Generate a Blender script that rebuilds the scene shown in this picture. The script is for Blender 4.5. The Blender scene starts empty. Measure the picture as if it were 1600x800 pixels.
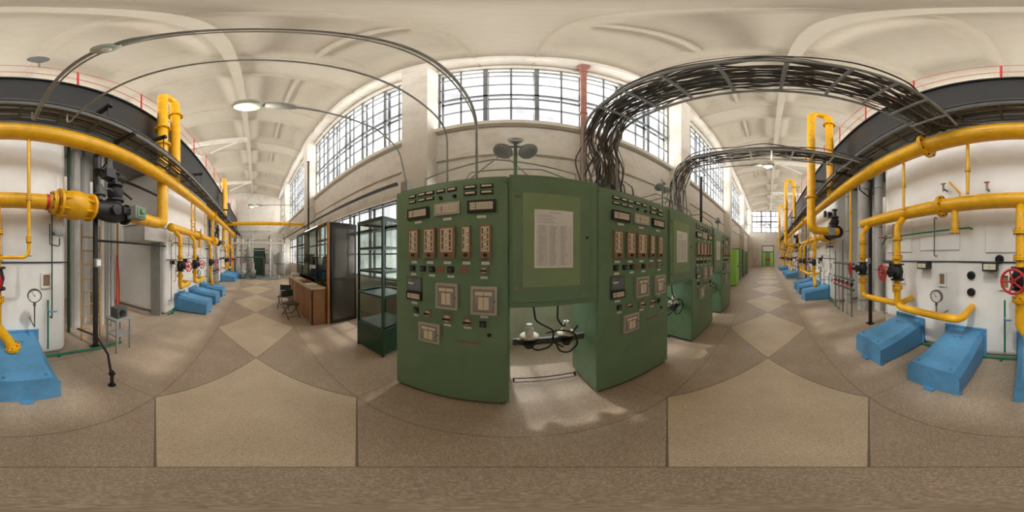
import bpy, math, random
from mathutils import Vector, Matrix
random.seed(7)
PI=math.pi
scene=bpy.context.scene
COL=scene.collection
H=1.6
# ---------------------------------------------------------------- survey
def S(px,py,X=None,Y=None,D=None):
    lon=math.radians((px-800)*0.225); el=math.radians((400-py)*0.225)
    if Y is not None: d=Y/math.cos(lon)
    elif X is not None: d=X/math.sin(lon)
    else: d=D
    return Vector((d*math.sin(lon), d*math.cos(lon), H+d*math.tan(el)))
def C(r,g,b):
    f=lambda c:(c/255/12.92) if c/255<=0.04045 else ((c/255+0.055)/1.055)**2.4
    return (f(r),f(g),f(b),1)
# ---------------------------------------------------------------- materials
def nodes(name):
    m=bpy.data.materials.new(name); m.use_nodes=True
    nt=m.node_tree
    return m,nt,nt.nodes['Principled BSDF']
def mat(name,col,rough=0.5,metal=0.0,var=0.12,scale=6.0,bump=0.0,bscale=40.0,stain=None,stain_amt=0.35,sscale=1.3,coat=0.0):
    m,nt,b=nodes(name)
    tc=nt.nodes.new('ShaderNodeTexCoord')
    n=nt.nodes.new('ShaderNodeTexNoise'); n.inputs['Scale'].default_value=scale; n.inputs['Detail'].default_value=5
    nt.links.new(tc.outputs['Object'],n.inputs['Vector'])
    r=nt.nodes.new('ShaderNodeValToRGB')
    r.color_ramp.elements[0].position=0.3; r.color_ramp.elements[1].position=0.7
    r.color_ramp.elements[0].color=(col[0]*(1-var),col[1]*(1-var),col[2]*(1-var),1)
    r.color_ramp.elements[1].color=(min(1,col[0]*(1+var)),min(1,col[1]*(1+var)),min(1,col[2]*(1+var)),1)
    nt.links.new(n.outputs['Fac'],r.inputs['Fac'])
    out=r.outputs['Color']
    if stain:
        n2=nt.nodes.new('ShaderNodeTexNoise'); n2.inputs['Scale'].default_value=sscale; n2.inputs['Detail'].default_value=8; n2.inputs['Roughness'].default_value=0.65
        nt.links.new(tc.outputs['Object'],n2.inputs['Vector'])
        r2=nt.nodes.new('ShaderNodeValToRGB'); r2.color_ramp.elements[0].position=0.5; r2.color_ramp.elements[1].position=0.75
        r2.color_ramp.elements[0].color=(0,0,0,1); r2.color_ramp.elements[1].color=(stain_amt,)*3+(1,)
        nt.links.new(n2.outputs['Fac'],r2.inputs['Fac'])
        mx=nt.nodes.new('ShaderNodeMix'); mx.data_type='RGBA'
        nt.links.new(r2.outputs['Color'],mx.inputs[0]); nt.links.new(out,mx.inputs[6]); mx.inputs[7].default_value=stain
        out=mx.outputs[2]
    nt.links.new(out,b.inputs['Base Color'])
    b.inputs['Roughness'].default_value=rough; b.inputs['Metallic'].default_value=metal
    if coat: b.inputs['Coat Weight'].default_value=coat
    if bump:
        n3=nt.nodes.new('ShaderNodeTexNoise'); n3.inputs['Scale'].default_value=bscale; n3.inputs['Detail'].default_value=4
        nt.links.new(tc.outputs['Object'],n3.inputs['Vector'])
        bp=nt.nodes.new('ShaderNodeBump'); bp.inputs['Strength'].default_value=bump; bp.inputs['Distance'].default_value=0.02
        nt.links.new(n3.outputs['Fac'],bp.inputs['Height']); nt.links.new(bp.outputs['Normal'],b.inputs['Normal'])
    return m
M={}
M['wall']=mat('plaster_wall',C(212,205,193),0.9,var=0.05,bump=0.3,bscale=9,stain=C(140,118,96),stain_amt=0.4,sscale=1.1)
M['ceil']=mat('painted_concrete_ceiling',C(180,170,153),0.9,var=0.03,bump=0.1,bscale=6,stain=C(150,130,106),stain_amt=0.25,sscale=0.8)
M['boiler']=mat('boiler_plaster',C(240,238,234),0.3,var=0.025,bump=0.3,bscale=1.8,stain=C(190,176,160),stain_amt=0.18,sscale=2.2)
M['yellow']=mat('yellow_paint',C(236,176,22),0.32,var=0.1,scale=9,stain=C(170,110,20),stain_amt=0.4,sscale=6)
M['blue']=mat('blue_paint',C(86,148,194),0.45,var=0.08,stain=C(60,100,130),stain_amt=0.35,sscale=7)
M['green']=mat('green_enamel',C(108,138,107),0.4,var=0.06,scale=3,stain=C(86,112,84),stain_amt=0.5,sscale=4)
M['dgreen']=mat('dark_green_enamel',C(26,66,46),0.4,var=0.1)
M['chairgreen']=mat('worn_dark_green_seat',C(34,52,42),0.5,var=0.1)
M['lgreen']=mat('light_green_paint',C(132,156,114),0.45,var=0.06)
M['brightgreen']=mat('bright_green_paint',C(160,222,104),0.5,var=0.05)
M['black']=mat('black_paint',C(32,32,34),0.45,var=0.2)
M['girder']=mat('black_girder_paint',C(26,27,29),0.55,var=0.2)
M['rubber']=mat('cable_rubber',C(84,79,73),0.65,var=0.25,scale=3)
M['cablegrey']=mat('dusty_grey_cable',C(134,127,117),0.75,var=0.15,scale=3)
M['steel']=mat('grey_steel',C(120,120,118),0.4,0.6,var=0.1)
M['grey']=mat('grey_paint',C(150,152,148),0.5,var=0.08)
M['dgrey']=mat('dark_grey_paint',C(84,86,82),0.5,var=0.1)
M['mgrey']=mat('dusty_mid_grey_paint',C(124,121,113),0.5,var=0.1)
M['conduit']=mat('conduit_grey',C(146,144,135),0.5,0.1,var=0.12)
M['silver']=mat('silver_bezel',C(182,180,172),0.35,0.3,var=0.06)
M['tan']=mat('tan_bezel',C(148,118,92),0.5,var=0.12)
M['cream']=mat('cream_dial',C(220,211,188),0.5,var=0.05)
M['white']=mat('white_enamel',C(236,234,228),0.4,var=0.03)
M['paper']=mat('paper_sheet',C(232,231,228),0.8,var=0.03)
M['ink']=mat('printed_ink',C(176,176,176),0.8,var=0.1)
M['glassdark']=mat('instrument_glass',C(146,150,142),0.1,var=0.15,scale=12)
M['bluewin']=mat('blue_grey_window',C(108,122,130),0.2,var=0.2,scale=14)
M['red']=mat('red_paint',C(190,36,40),0.4,var=0.1)
M['maroon']=mat('red_oxide_pipe',C(150,98,84),0.6,var=0.15,stain=C(180,150,130),stain_amt=0.3,sscale=9)
M['gpipe']=mat('green_pipe_paint',C(30,120,88),0.4,var=0.1)
M['wood']=mat('brown_wood',C(152,110,76),0.5,var=0.2,scale=4,bump=0.1)
M['orangewood']=mat('orange_wood_edge',C(172,112,64),0.5,var=0.15)
M['darkwood']=mat('dark_lacquer',C(46,42,38),0.14,var=0.25,scale=2)
M['darkpane']=mat('dark_reflective_pane',C(70,70,64),0.05,var=0.3,scale=1.5,coat=1.0)
M['shelfcream']=mat('pale_shelf_wood',C(190,172,142),0.6,var=0.1)
M['winframe']=mat('window_frame_paint',C(108,112,114),0.5,var=0.15)
M['gratebrown']=mat('ochre_paint',C(188,138,70),0.6,var=0.2)
M['insul']=mat('insulation_wrap',C(206,204,198),0.55,var=0.06,bump=0.3,bscale=14)
M['concrete']=mat('grey_blue_floor_paint',C(128,136,138),0.5,var=0.1)
m,nt,b=nodes('lamp_glow'); b.inputs['Base Color'].default_value=(1,.95,.8,1); b.inputs['Emission Color'].default_value=(1,0.93,0.72,1); b.inputs['Emission Strength'].default_value=6; M['glow']=m
m,nt,b=nodes('lamp_bowl_glass'); b.inputs['Base Color'].default_value=C(160,166,148); b.inputs['Roughness'].default_value=0.15; b.inputs['Emission Color'].default_value=C(200,205,170); b.inputs['Emission Strength'].default_value=0.06; M['bowl']=m
def thin_glass(name,tint,gl=0.08,view_tint=True):
    m=bpy.data.materials.new(name); m.use_nodes=True; nt=m.node_tree; nt.nodes.clear()
    o=nt.nodes.new('ShaderNodeOutputMaterial'); t=nt.nodes.new('ShaderNodeBsdfTransparent'); g=nt.nodes.new('ShaderNodeBsdfGlossy'); mx=nt.nodes.new('ShaderNodeMixShader')
    g.inputs['Roughness'].default_value=0.08
    mx.inputs[0].default_value=gl
    if view_tint:
        tc=nt.nodes.new('ShaderNodeTexCoord'); n=nt.nodes.new('ShaderNodeTexNoise'); n.inputs['Scale'].default_value=0.9; n.inputs['Detail'].default_value=3
        r=nt.nodes.new('ShaderNodeValToRGB'); r.color_ramp.elements[0].position=.35; r.color_ramp.elements[1].position=.6
        r.color_ramp.elements[0].color=(tint[0]*.66,tint[1]*.67,tint[2]*.68,1); r.color_ramp.elements[1].color=tint  # grey patches painted into the tint stand for buildings seen outside
        nt.links.new(tc.outputs['Object'],n.inputs['Vector']); nt.links.new(n.outputs['Fac'],r.inputs['Fac']); nt.links.new(r.outputs['Color'],t.inputs['Color'])
    else: t.inputs['Color'].default_value=tint
    nt.links.new(t.outputs[0],mx.inputs[1]); nt.links.new(g.outputs[0],mx.inputs[2]); nt.links.new(mx.outputs[0],o.inputs[0])
    return m
M['pane']=thin_glass('window_glass',(0.98,0.98,.98,1))
M['cabglass']=thin_glass('cabinet_glass',(0.52,0.56,0.52,1),0.05,False)
def floor_mat():
    m,nt,b=nodes('terrazzo_floor')
    N=nt.nodes.new; L=nt.links.new
    geo=N('ShaderNodeNewGeometry'); sep=N('ShaderNodeSeparateXYZ'); L(geo.outputs['Position'],sep.inputs[0])
    def mth(op,a,b_=None,c=None):
        n=N('ShaderNodeMath'); n.operation=op
        for i,v in enumerate((a,b_,c)):
            if v is None: continue
            if isinstance(v,(int,float)): n.inputs[i].default_value=v
            else: L(v,n.inputs[i])
        return n.outputs[0]
    x=sep.outputs['X']; y=sep.outputs['Y']
    P=2.22; W=.79
    fx=mth('FLOORED_MODULO',x,P)
    ax=mth('DIVIDE',mth('ABSOLUTE',mth('SUBTRACT',fx,P/2)),P/2)
    ay=mth('DIVIDE',mth('ABSOLUTE',y),W)
    s=mth('ADD',ax,ay)
    inside=mth('LESS_THAN',s,1.0)
    l1=mth('LESS_THAN',mth('ABSOLUTE',mth('SUBTRACT',s,1.0)),0.008)
    l2=mth('LESS_THAN',mth('ABSOLUTE',mth('SUBTRACT',ay,1.0)),0.006)
    fx2=mth('ABSOLUTE',mth('SUBTRACT',fx,P/2))
    l3=mth('MULTIPLY',mth('LESS_THAN',fx2,0.004),mth('GREATER_THAN',ay,1.0))
    l4=mth('LESS_THAN',mth('ABSOLUTE',mth('SUBTRACT',mth('ABSOLUTE',y),2.02)),0.005)
    lines=mth('MAXIMUM',mth('MAXIMUM',l1,mth('MULTIPLY',l2,.7)),mth('MAXIMUM',mth('MULTIPLY',l3,.6),mth('MULTIPLY',l4,.6)))
    rr=mth('SQRT',mth('ADD',mth('MULTIPLY',x,x),mth('MULTIPLY',y,y)))
    outc=mth('GREATER_THAN',rr,0.452)
    ring=mth('LESS_THAN',mth('ABSOLUTE',mth('SUBTRACT',rr,0.452)),0.004)
    inside=mth('MULTIPLY',inside,outc); lines=mth('MAXIMUM',mth('MULTIPLY',lines,outc),ring)
    v=N('ShaderNodeTexVoronoi'); v.inputs['Scale'].default_value=200; L(geo.outputs['Position'],v.inputs['Vector'])
    v2=N('ShaderNodeTexNoise'); v2.inputs['Scale'].default_value=2.2; v2.inputs['Detail'].default_value=6; L(geo.outputs['Position'],v2.inputs['Vector'])
    sc=N('ShaderNodeSeparateColor'); L(v.outputs['Color'],sc.inputs[0])
    def ramp(fac,cols):
        r=N('ShaderNodeValToRGB'); r.color_ramp.interpolation='LINEAR'
        els=r.color_ramp.elements
        els[0].position=cols[0][0]; els[0].color=cols[0][1]; els[1].position=cols[-1][0]; els[1].color=cols[-1][1]
        for p,c in cols[1:-1]:
            e=els.new(p); e.color=c
        L(fac,r.inputs['Fac']); return r.outputs['Color']
    cA=ramp(sc.outputs['Red'],[(0,C(150,132,114)),(.35,C(167,149,130)),(.7,C(178,161,142)),(1,C(200,186,167))])
    cB=ramp(sc.outputs['Red'],[(0,C(178,160,135)),(.3,C(200,183,157)),(.7,C(210,193,167)),(1,C(220,206,183))])
    mx=N('ShaderNodeMix'); mx.data_type='RGBA'; L(inside,mx.inputs[0]); L(cA,mx.inputs[6]); L(cB,mx.inputs[7])
    dirt=ramp(v2.outputs['Fac'],[(.3,(.84,.82,.80,1)),(.7,(1,1,1,1))])
    mm=N('ShaderNodeMix'); mm.data_type='RGBA'; mm.blend_type='MULTIPLY'; mm.inputs[0].default_value=1; L(mx.outputs[2],mm.inputs[6]); L(dirt,mm.inputs[7])
    ml=N('ShaderNodeMix'); ml.data_type='RGBA'; L(mth('MULTIPLY',lines,.75),ml.inputs[0]); L(mm.outputs[2],ml.inputs[6]); ml.inputs[7].default_value=C(76,64,52)
    L(ml.outputs[2],b.inputs['Base Color'])
    b.inputs['Roughness'].default_value=0.48
    b.inputs['Specular IOR Level'].default_value=0.38
    return m
M['floor']=floor_mat()
# ---------------------------------------------------------------- mesh builder
def perp(d):
    d=Vector(d).normalized()
    a=Vector((0,0,1)) if abs(d.z)<0.9 else Vector((1,0,0))
    u=d.cross(a).normalized(); v=d.cross(u).normalized()
    return u,v
class MB:
    def __init__(s): s.v=[];s.f=[];s.mi=[];s.mats=[]
    def m(s,k):
        if k not in s.mats: s.mats.append(k)
        return s.mats.index(k)
    def add(s,vs,fs,k):
        o=len(s.v); s.v+= [Vector(p) for p in vs]; i=s.m(k)
        for f in fs: s.f.append([a+o for a in f]); s.mi.append(i)
        return s
    def box(s,x0,x1,y0,y1,z0,z1,k):
        if x0>x1:x0,x1=x1,x0
        if y0>y1:y0,y1=y1,y0
        if z0>z1:z0,z1=z1,z0
        vs=[(x0,y0,z0),(x1,y0,z0),(x1,y1,z0),(x0,y1,z0),(x0,y0,z1),(x1,y0,z1),(x1,y1,z1),(x0,y1,z1)]
        return s.add(vs,[(0,3,2,1),(4,5,6,7),(0,1,5,4),(1,2,6,5),(2,3,7,6),(3,0,4,7)],k)
    def lathe(s,c,ax,prof,k,n=20):
        c=Vector(c); ax=Vector(ax).normalized(); u,v=perp(ax); vs=[]
        for h,r in prof:
            for j in range(n):
                a=2*PI*j/n; vs.append(c+ax*h+(u*math.cos(a)+v*math.sin(a))*max(r,1e-4))
        fs=[]
        for i in range(len(prof)-1):
            for j in range(n):
                a=i*n+j; b=i*n+(j+1)%n; fs.append((a,b,b+n,a+n))
        fs.append(tuple(range(n))[::-1]); fs.append(tuple(range((len(prof)-1)*n,len(prof)*n)))
        return s.add(vs,fs,k)
    def cyl(s,p0,p1,r,k,n=14,r1=None):
        p0=Vector(p0);p1=Vector(p1); L=(p1-p0).length
        return s.lathe(p0,p1-p0,[(0,r),(L,r if r1 is None else r1)],k,n)
    def tube(s,pts,r,k,n=12):
        pts=[Vector(p) for p in pts]; out=[pts[0]]
        for p in pts[1:]:
            if (p-out[-1]).length>1e-4: out.append(p)
        pts=out; N=len(pts)
        t=[]
        for i in range(N):
            a=pts[max(0,i-1)]; b=pts[min(N-1,i+1)]; t.append((b-a).normalized())
        u,_=perp(t[0]); vs=[]
        for i in range(N):
            u=(u-t[i]*u.dot(t[i]))
            if u.length<1e-5: u,_=perp(t[i])
            u.normalize(); w=t[i].cross(u)
            for j in range(n):
                a=2*PI*j/n; vs.append(pts[i]+(u*math.cos(a)+w*math.sin(a))*r)
        fs=[]
        for i in range(N-1):
            for j in range(n):
                a=i*n+j; b=i*n+(j+1)%n; fs.append((a,b,b+n,a+n))
        fs.append(tuple(range(n))[::-1]); fs.append(tuple(range((N-1)*n,N*n)))
        return s.add(vs,fs,k)
    def torus(s,c,ax,R,r,k,n=24,kk=8):
        c=Vector(c);u,v=perp(ax);ax=Vector(ax).normalized();vs=[]
        for i in range(n):
            a=2*PI*i/n; d=u*math.cos(a)+v*math.sin(a)
            for j in range(kk):
                b=2*PI*j/kk; vs.append(c+d*(R+r*math.cos(b))+ax*r*math.sin(b))
        fs=[]
        for i in range(n):
            for j in range(kk):
                fs.append((i*kk+j,((i+1)%n)*kk+j,((i+1)%n)*kk+(j+1)%kk,i*kk+(j+1)%kk))
        return s.add(vs,fs,k)
    def ball(s,c,rx,ry,rz,k,n=16,m_=10):
        c=Vector(c);vs=[];fs=[]
        for i in range(m_+1):
            t=PI*i/m_
            for j in range(n):
                a=2*PI*j/n
                vs.append(c+Vector((rx*max(math.sin(t),.001)*math.cos(a),ry*max(math.sin(t),.001)*math.sin(a),rz*math.cos(t))))
        for i in range(m_):
            for j in range(n):
                a=i*n+j;b=i*n+(j+1)%n; fs.append((a,a+n,b+n,b))
        return s.add(vs,fs,k)
    def bbox(s):
        xs=[p.x for p in s.v];ys=[p.y for p in s.v];zs=[p.z for p in s.v]
        return min(xs),max(xs),min(ys),max(ys),min(zs),max(zs)
def fillet(pts,R,seg=7):
    pts=[Vector(p) for p in pts]; out=[pts[0]]
    for i in range(1,len(pts)-1):
        p=pts[i]; a=pts[i-1]-p; b=pts[i+1]-p; la=a.length; lb=b.length
        if la<1e-5 or lb<1e-5: continue
        a.normalize(); b.normalize(); d=a.dot(b)
        if d<-0.999: out.append(p); continue
        ang=math.acos(max(-1,min(1,d))); t=min(R/math.tan(ang/2),la*.49,lb*.49)
        p0=p+a*t; p1=p+b*t
        for j in range(seg+1):
            q=j/seg; out.append(p0*(1-q)**2+p*2*q*(1-q)+p1*q*q)
    out.append(pts[-1]); return out
def wloc(o):
    l=Vector(o.location)
    while o.parent: o=o.parent; l+=Vector(o.location)
    return l
def make(mb,name,parent=None,bev=0,sharp=35,seg=2):
    x0,x1,y0,y1,z0,z1=mb.bbox(); o=Vector(((x0+x1)/2,(y0+y1)/2,z0))
    me=bpy.data.meshes.new(name); me.from_pydata([tuple(p-o) for p in mb.v],[],mb.f)
    for k in mb.mats: me.materials.append(M[k])
    me.polygons.foreach_set('material_index',mb.mi)
    me.polygons.foreach_set('use_smooth',[True]*len(me.polygons)); me.update()
    me.set_sharp_from_angle(angle=math.radians(sharp))
    ob=bpy.data.objects.new(name,me); COL.objects.link(ob)
    if parent:
        ob.parent=parent; ob.location=o-wloc(parent)
    else: ob.location=o
    if bev:
        md=ob.modifiers.new('bevel','BEVEL'); md.width=bev; md.segments=seg; md.limit_method='ANGLE'; md.angle_limit=math.radians(40)
    return ob
def tag(o,label,cat,group=None):
    o['label']=label; o['category']=cat
    if group: o['group']=group
    return o
def thing(name,label,cat,loc,group=None):
    e=bpy.data.objects.new(name,None); e.location=loc; e.empty_display_size=.1; COL.objects.link(e)
    return tag(e,label,cat,group)
def single(mb,name,label,cat,group=None,bev=0):
    return tag(make(mb,name,None,bev),label,cat,group)
def part(mb,name,parent,label=None,bev=0,seg=2):
    o=make(mb,name,parent,bev,seg=seg)
    if label: o['label']=label
    return o
def copytree(o,parent=None,off=None):
    c=o.copy(); COL.objects.link(c)
    if parent: c.parent=parent; c.matrix_parent_inverse=o.matrix_parent_inverse.copy()
    if off is not None: c.location=Vector(o.location)+Vector(off)
    for ch in list(o.children): copytree(ch,c)
    return c
def rep(o,offs):
    for f in offs:
        s=o.copy(); COL.objects.link(s); s.location=Vector(o.location)+Vector(f)
def structure(mb,name,bev=0,parent=None):
    o=make(mb,name,parent,bev); o['kind']='structure'; return o
# ================================================================= SETTING
XW,XE=-18.0,25.0; YN,YS=2.8,-5.5
mb=MB(); mb.box(XW-.3,XE+.3,YS-.3,YN+.35,-.2,0,'floor'); structure(mb,'floor')
pil=[-1.65+6*k for k in range(-3,5)]
pil=[p for p in pil if XW-1<p<XE+1]
bays=[]
edges=[XW]+[p for p in pil if XW+.3<p<XE-.3]+[XE]
for i in range(len(edges)-1):
    a=edges[i]+(.27 if edges[i] in pil else 0.15); b=edges[i+1]-(.27 if edges[i+1] in pil else .15)
    if b-a>1.0: bays.append((a,b))
WZ0,WZ1=4.6,8.0
mb=MB()
mb.box(XW-.3,XE+.3,YN,YN+.35,0,1.0,'wall')
low=[(a,b) for a,b in bays if b<10]
x=XW-.3
for a,b in low: mb.box(x,a,YN,YN+.35,1.0,2.95,'wall'); x=b
mb.box(x,XE+.3,YN,YN+.35,1.0,2.95,'wall')
mb.box(XW-.3,XE+.3,YN,YN+.35,2.95,WZ0,'wall')
x=XW-.3
for a,b in bays: mb.box(x,a,YN,YN+.35,WZ0,WZ1,'wall'); x=b
mb.box(x,XE+.3,YN,YN+.35,WZ0,WZ1,'wall')
mb.box(XW-.3,XE+.3,YN,YN+.35,WZ1,9.7,'wall')
for p in pil:
    if XW<p<XE: mb.box(p-.275,p+.275,2.4,YN,0,8.4,'wall')
structure(mb,'wall_north')
mb=MB()
mb.box(XW-.3,XE+.3,YS-.35,YS,0,5.2,'wall'); x=XW-.3
for a,b in bays: mb.box(x,a,YS-.35,YS,5.2,WZ1,'wall'); x=b  # openings for the added south windows
mb.box(x,XE+.3,YS-.35,YS,5.2,WZ1,'wall'); mb.box(XW-.3,XE+.3,YS-.35,YS,WZ1,9.7,'wall')
structure(mb,'wall_south')
mb=MB(); mb.box(XW-.3,XW,YS-.3,YN+.3,0,9.7,'wall'); structure(mb,'wall_west')
mb=MB(); mb.box(-13.75,-13.6,.75,YN-.4,0,3.5,'wall'); mb.box(-13.75,-13.6,-.2,.75,2.25,3.5,'wall'); mb.box(-13.75,-13.6,-.35,-.2,0,3.5,'wall'); structure(mb,'wall_partition')
mb=MB()
EY0,EY1=-1.9,2.5; EZ0,EZ1=5.2,8.7
mb.box(XE,XE+.3,YS-.3,-.9,0,EZ0,'wall'); mb.box(XE,XE+.3,.95,YN+.3,0,EZ0,'wall'); mb.box(XE,XE+.3,-.9,.95,3.2,EZ0,'wall')
mb.box(XE,XE+.3,YS-.3,EY0,EZ0,EZ1,'wall'); mb.box(XE,XE+.3,EY1,YN+.3,EZ0,EZ1,'wall'); mb.box(XE,XE+.3,YS-.3,YN+.3,EZ1,9.7,'wall')
structure(mb,'wall_east')
yc=(YN+YS)/2
def sm(t): t=max(0,min(1,t)); return t*t*(3-2*t)
def cz(x,y):
    t=(y-yc)/((YN-YS)/2); z=9.3-.75*t*t
    d=abs(((x+.1+1.5)%3)-1.5)
    yr=min(abs(y+.42),abs(y-2.45),abs(y+3.4))
    px=max(0,.80-d)/.34; py=max(0,.58-yr)/.40
    q=math.sqrt(px*px+py*py)
    rib=.30*sm(q)
    rib=max(rib,.30+.12*(1-sm(abs(d-.46)/.04)) if d<.52 else 0)
    if abs(y+.42)<.11: rib=max(rib,.50)
    dd=abs(y-1.0)
    rib=max(rib,.12*(1-sm((dd-.03)/.04)))
    if d>.6: z+=.10*(1-((1.5-d)/.9)**2)
    return z-rib
base=[0,.25,.40,.43,.46,.49,.52,.56,.6,.65,.7,.75,.8,1.1,1.3,1.5]
allx=set()
for k in range(-8,11):
    for o in base:
        for s_ in (1,-1):
            xx=-.1+3*k+s_*o
            if XW-.25<xx<XE+.25: allx.add(round(xx,3))
xs=sorted(allx)
ysl=set([YS-.2+i*(YN-YS+.4)/84 for i in range(85)])
for e in(-.42-.115,-.42-.108,-.42+.108,-.42+.115,.93,.96,1.0,1.04,1.07): ysl.add(e)
ys=sorted(ysl)
vs=[];fs=[]
for xx in xs:
    for yy in ys: vs.append((xx,yy,cz(xx,yy)))
ny=len(ys)
for i in range(len(xs)-1):
    for j in range(ny-1):
        a=i*ny+j; fs.append((a,a+1,a+ny+1,a+ny))
mb=MB(); mb.add(vs,fs,'ceil'); mb.box(XW-.3,XE+.3,YS-.35,YN+.35,9.7,9.9,'ceil'); ob=structure(mb,'ceiling')
mb=MB(); mb.box(XW,XE,2.42,YN,8.2,8.5,'wall'); structure(mb,'trim_1',bev=.04)
mb=MB(); mb.box(XW,XE,2.68,YN,WZ0-.14,WZ0-.02,'wall'); structure(mb,'trim_2',bev=.01)
mb=MB(); mb.box(XW,XE,2.74,YN,3.6,3.7,'wall'); structure(mb,'trim_3')
mb=MB()
for p in (-7.65,-13.65,10.35,16.35):
    mb.box(p-.1,p+.1,YS,-.42,8.12,8.34,'wall')
    mb.tube([(p,-.42,8.3),(p,-2.2,7.4)],.05,'wall',8)
    mb.tube([(p,-3.9,8.2),(p,-2.6,7.2)],.05,'wall',8)
structure(mb,'trim_4')
wn=0
def window(ax,p,a,b,z0,z1,nx,nz,out=1,double=True,power=28,k=1.0):
    global wn; wn+=1
    mb=MB()
    def bar(u0,u1,w0,w1,dep0,dep1):
        if ax=='Y': mb.box(u0,u1,p+out*dep0,p+out*dep1,w0,w1,'winframe')
        else: mb.box(p+out*dep0,p+out*dep1,u0,u1,w0,w1,'winframe')
    for li,(d0,d1) in enumerate([(.06,.1),(.22,.25)] if double else [(.06,.11)]):
        for i in range(nx+1):
            u=a+(b-a)*i/nx; big=(i%2==0); tt=(.042 if big else .018)*k
            if li==1 and not big: continue
            bar(max(a,u-tt),min(b,u+tt),z0,z1,d0,d1)
        for j in range(nz+1):
            w=z0+(z1-z0)*j/nz; tt=(.042 if j in (0,nz,2) else .018)*k
            if li==1 and tt<.03: continue
            bar(a,b,max(z0,w-tt),min(z1,w+tt),d0,d1)
    o=structure(mb,'window_%d'%wn)
    g=MB()
    if ax=='Y': g.box(a,b,p+out*.145,p+out*.155,z0,z1,'pane')
    else: g.box(p+out*.145,p+out*.155,a,b,z0,z1,'pane')
    part(g,'window_pane',o)
    ld=bpy.data.lights.new('window_day_fill_light','AREA'); ld.shape='RECTANGLE'; ld.size=(b-a)+.3; ld.size_y=(z1-z0)+.3
    ld.energy=power*(b-a)*(z1-z0); ld.color=(1,.975,.94)
    lo=bpy.data.objects.new('window_day_fill_light',ld); COL.objects.link(lo)
    if ax=='Y':
        lo.location=((a+b)/2,p+out*.42,(z0+z1)/2); lo.rotation_euler=(-PI/2*out,0,0)
    else:
        lo.location=(p+out*.42,(a+b)/2,(z0+z1)/2); lo.rotation_euler=(0,PI/2*out,0); ld.size,ld.size_y=ld.size_y,ld.size
PW=26
for a,b in bays: window('Y',YN,a,b,WZ0,WZ1,max(3,round((b-a)/.45)),5,1,power=PW)
for a,b in low: window('Y',YN,a,b,1.0,2.95,max(3,round((b-a)/.5)),3,1,power=PW*.75)
for a,b in bays: window('Y',YS,a,b,5.2,WZ1,max(3,round((b-a)/.9)),3,-1,double=False,power=PW*1.5)  # invented south window row, out of view, its area lights added as fill
window('X',XE,EY0,EY1,EZ0,EZ1,6,4,1,power=PW,k=2.2)
mb=MB()
mb.box(XE+.05,XE+.12,-.9,-.8,0,3.2,'dgreen');mb.box(XE+.05,XE+.12,.85,.95,0,3.2,'dgreen');mb.box(XE+.05,XE+.12,-.9,.95,3.1,3.2,'dgreen');mb.box(XE+.05,XE+.12,-.9,.95,2.2,2.3,'dgreen')
mb.box(XE+.06,XE+.1,-.8,-.35,0,2.2,'brightgreen'); mb.box(XE+.06,XE+.1,.4,.85,0,2.2,'brightgreen')
mb.box(XE+.07,XE+.09,-.35,.4,0,.9,'lgreen'); mb.box(XE+.07,XE+.09,-.35,.4,.9,1.2,'red'); mb.box(XE+.07,XE+.09,-.8,.85,2.3,3.1,'white')
mb.box(XE+.07,XE+.09,-.35,.4,1.2,2.2,'lgreen')
structure(mb,'door_1')
mb=MB(); mb.box(-13.7,-13.64,-.2,.75,0,2.25,'dgreen'); mb.box(-13.64,-13.62,-.12,.25,.15,2.15,'dgreen'); mb.box(-13.64,-13.62,.31,.67,.15,2.15,'dgreen'); structure(mb,'door_2')
mb=MB(); mb.box(XW,XW+.06,-3.2,-2.4,0,2.1,'dgrey'); mb.box(XW+.06,XW+.08,-3.1,-2.5,.1,2.0,'grey'); structure(mb,'door_3')

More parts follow.
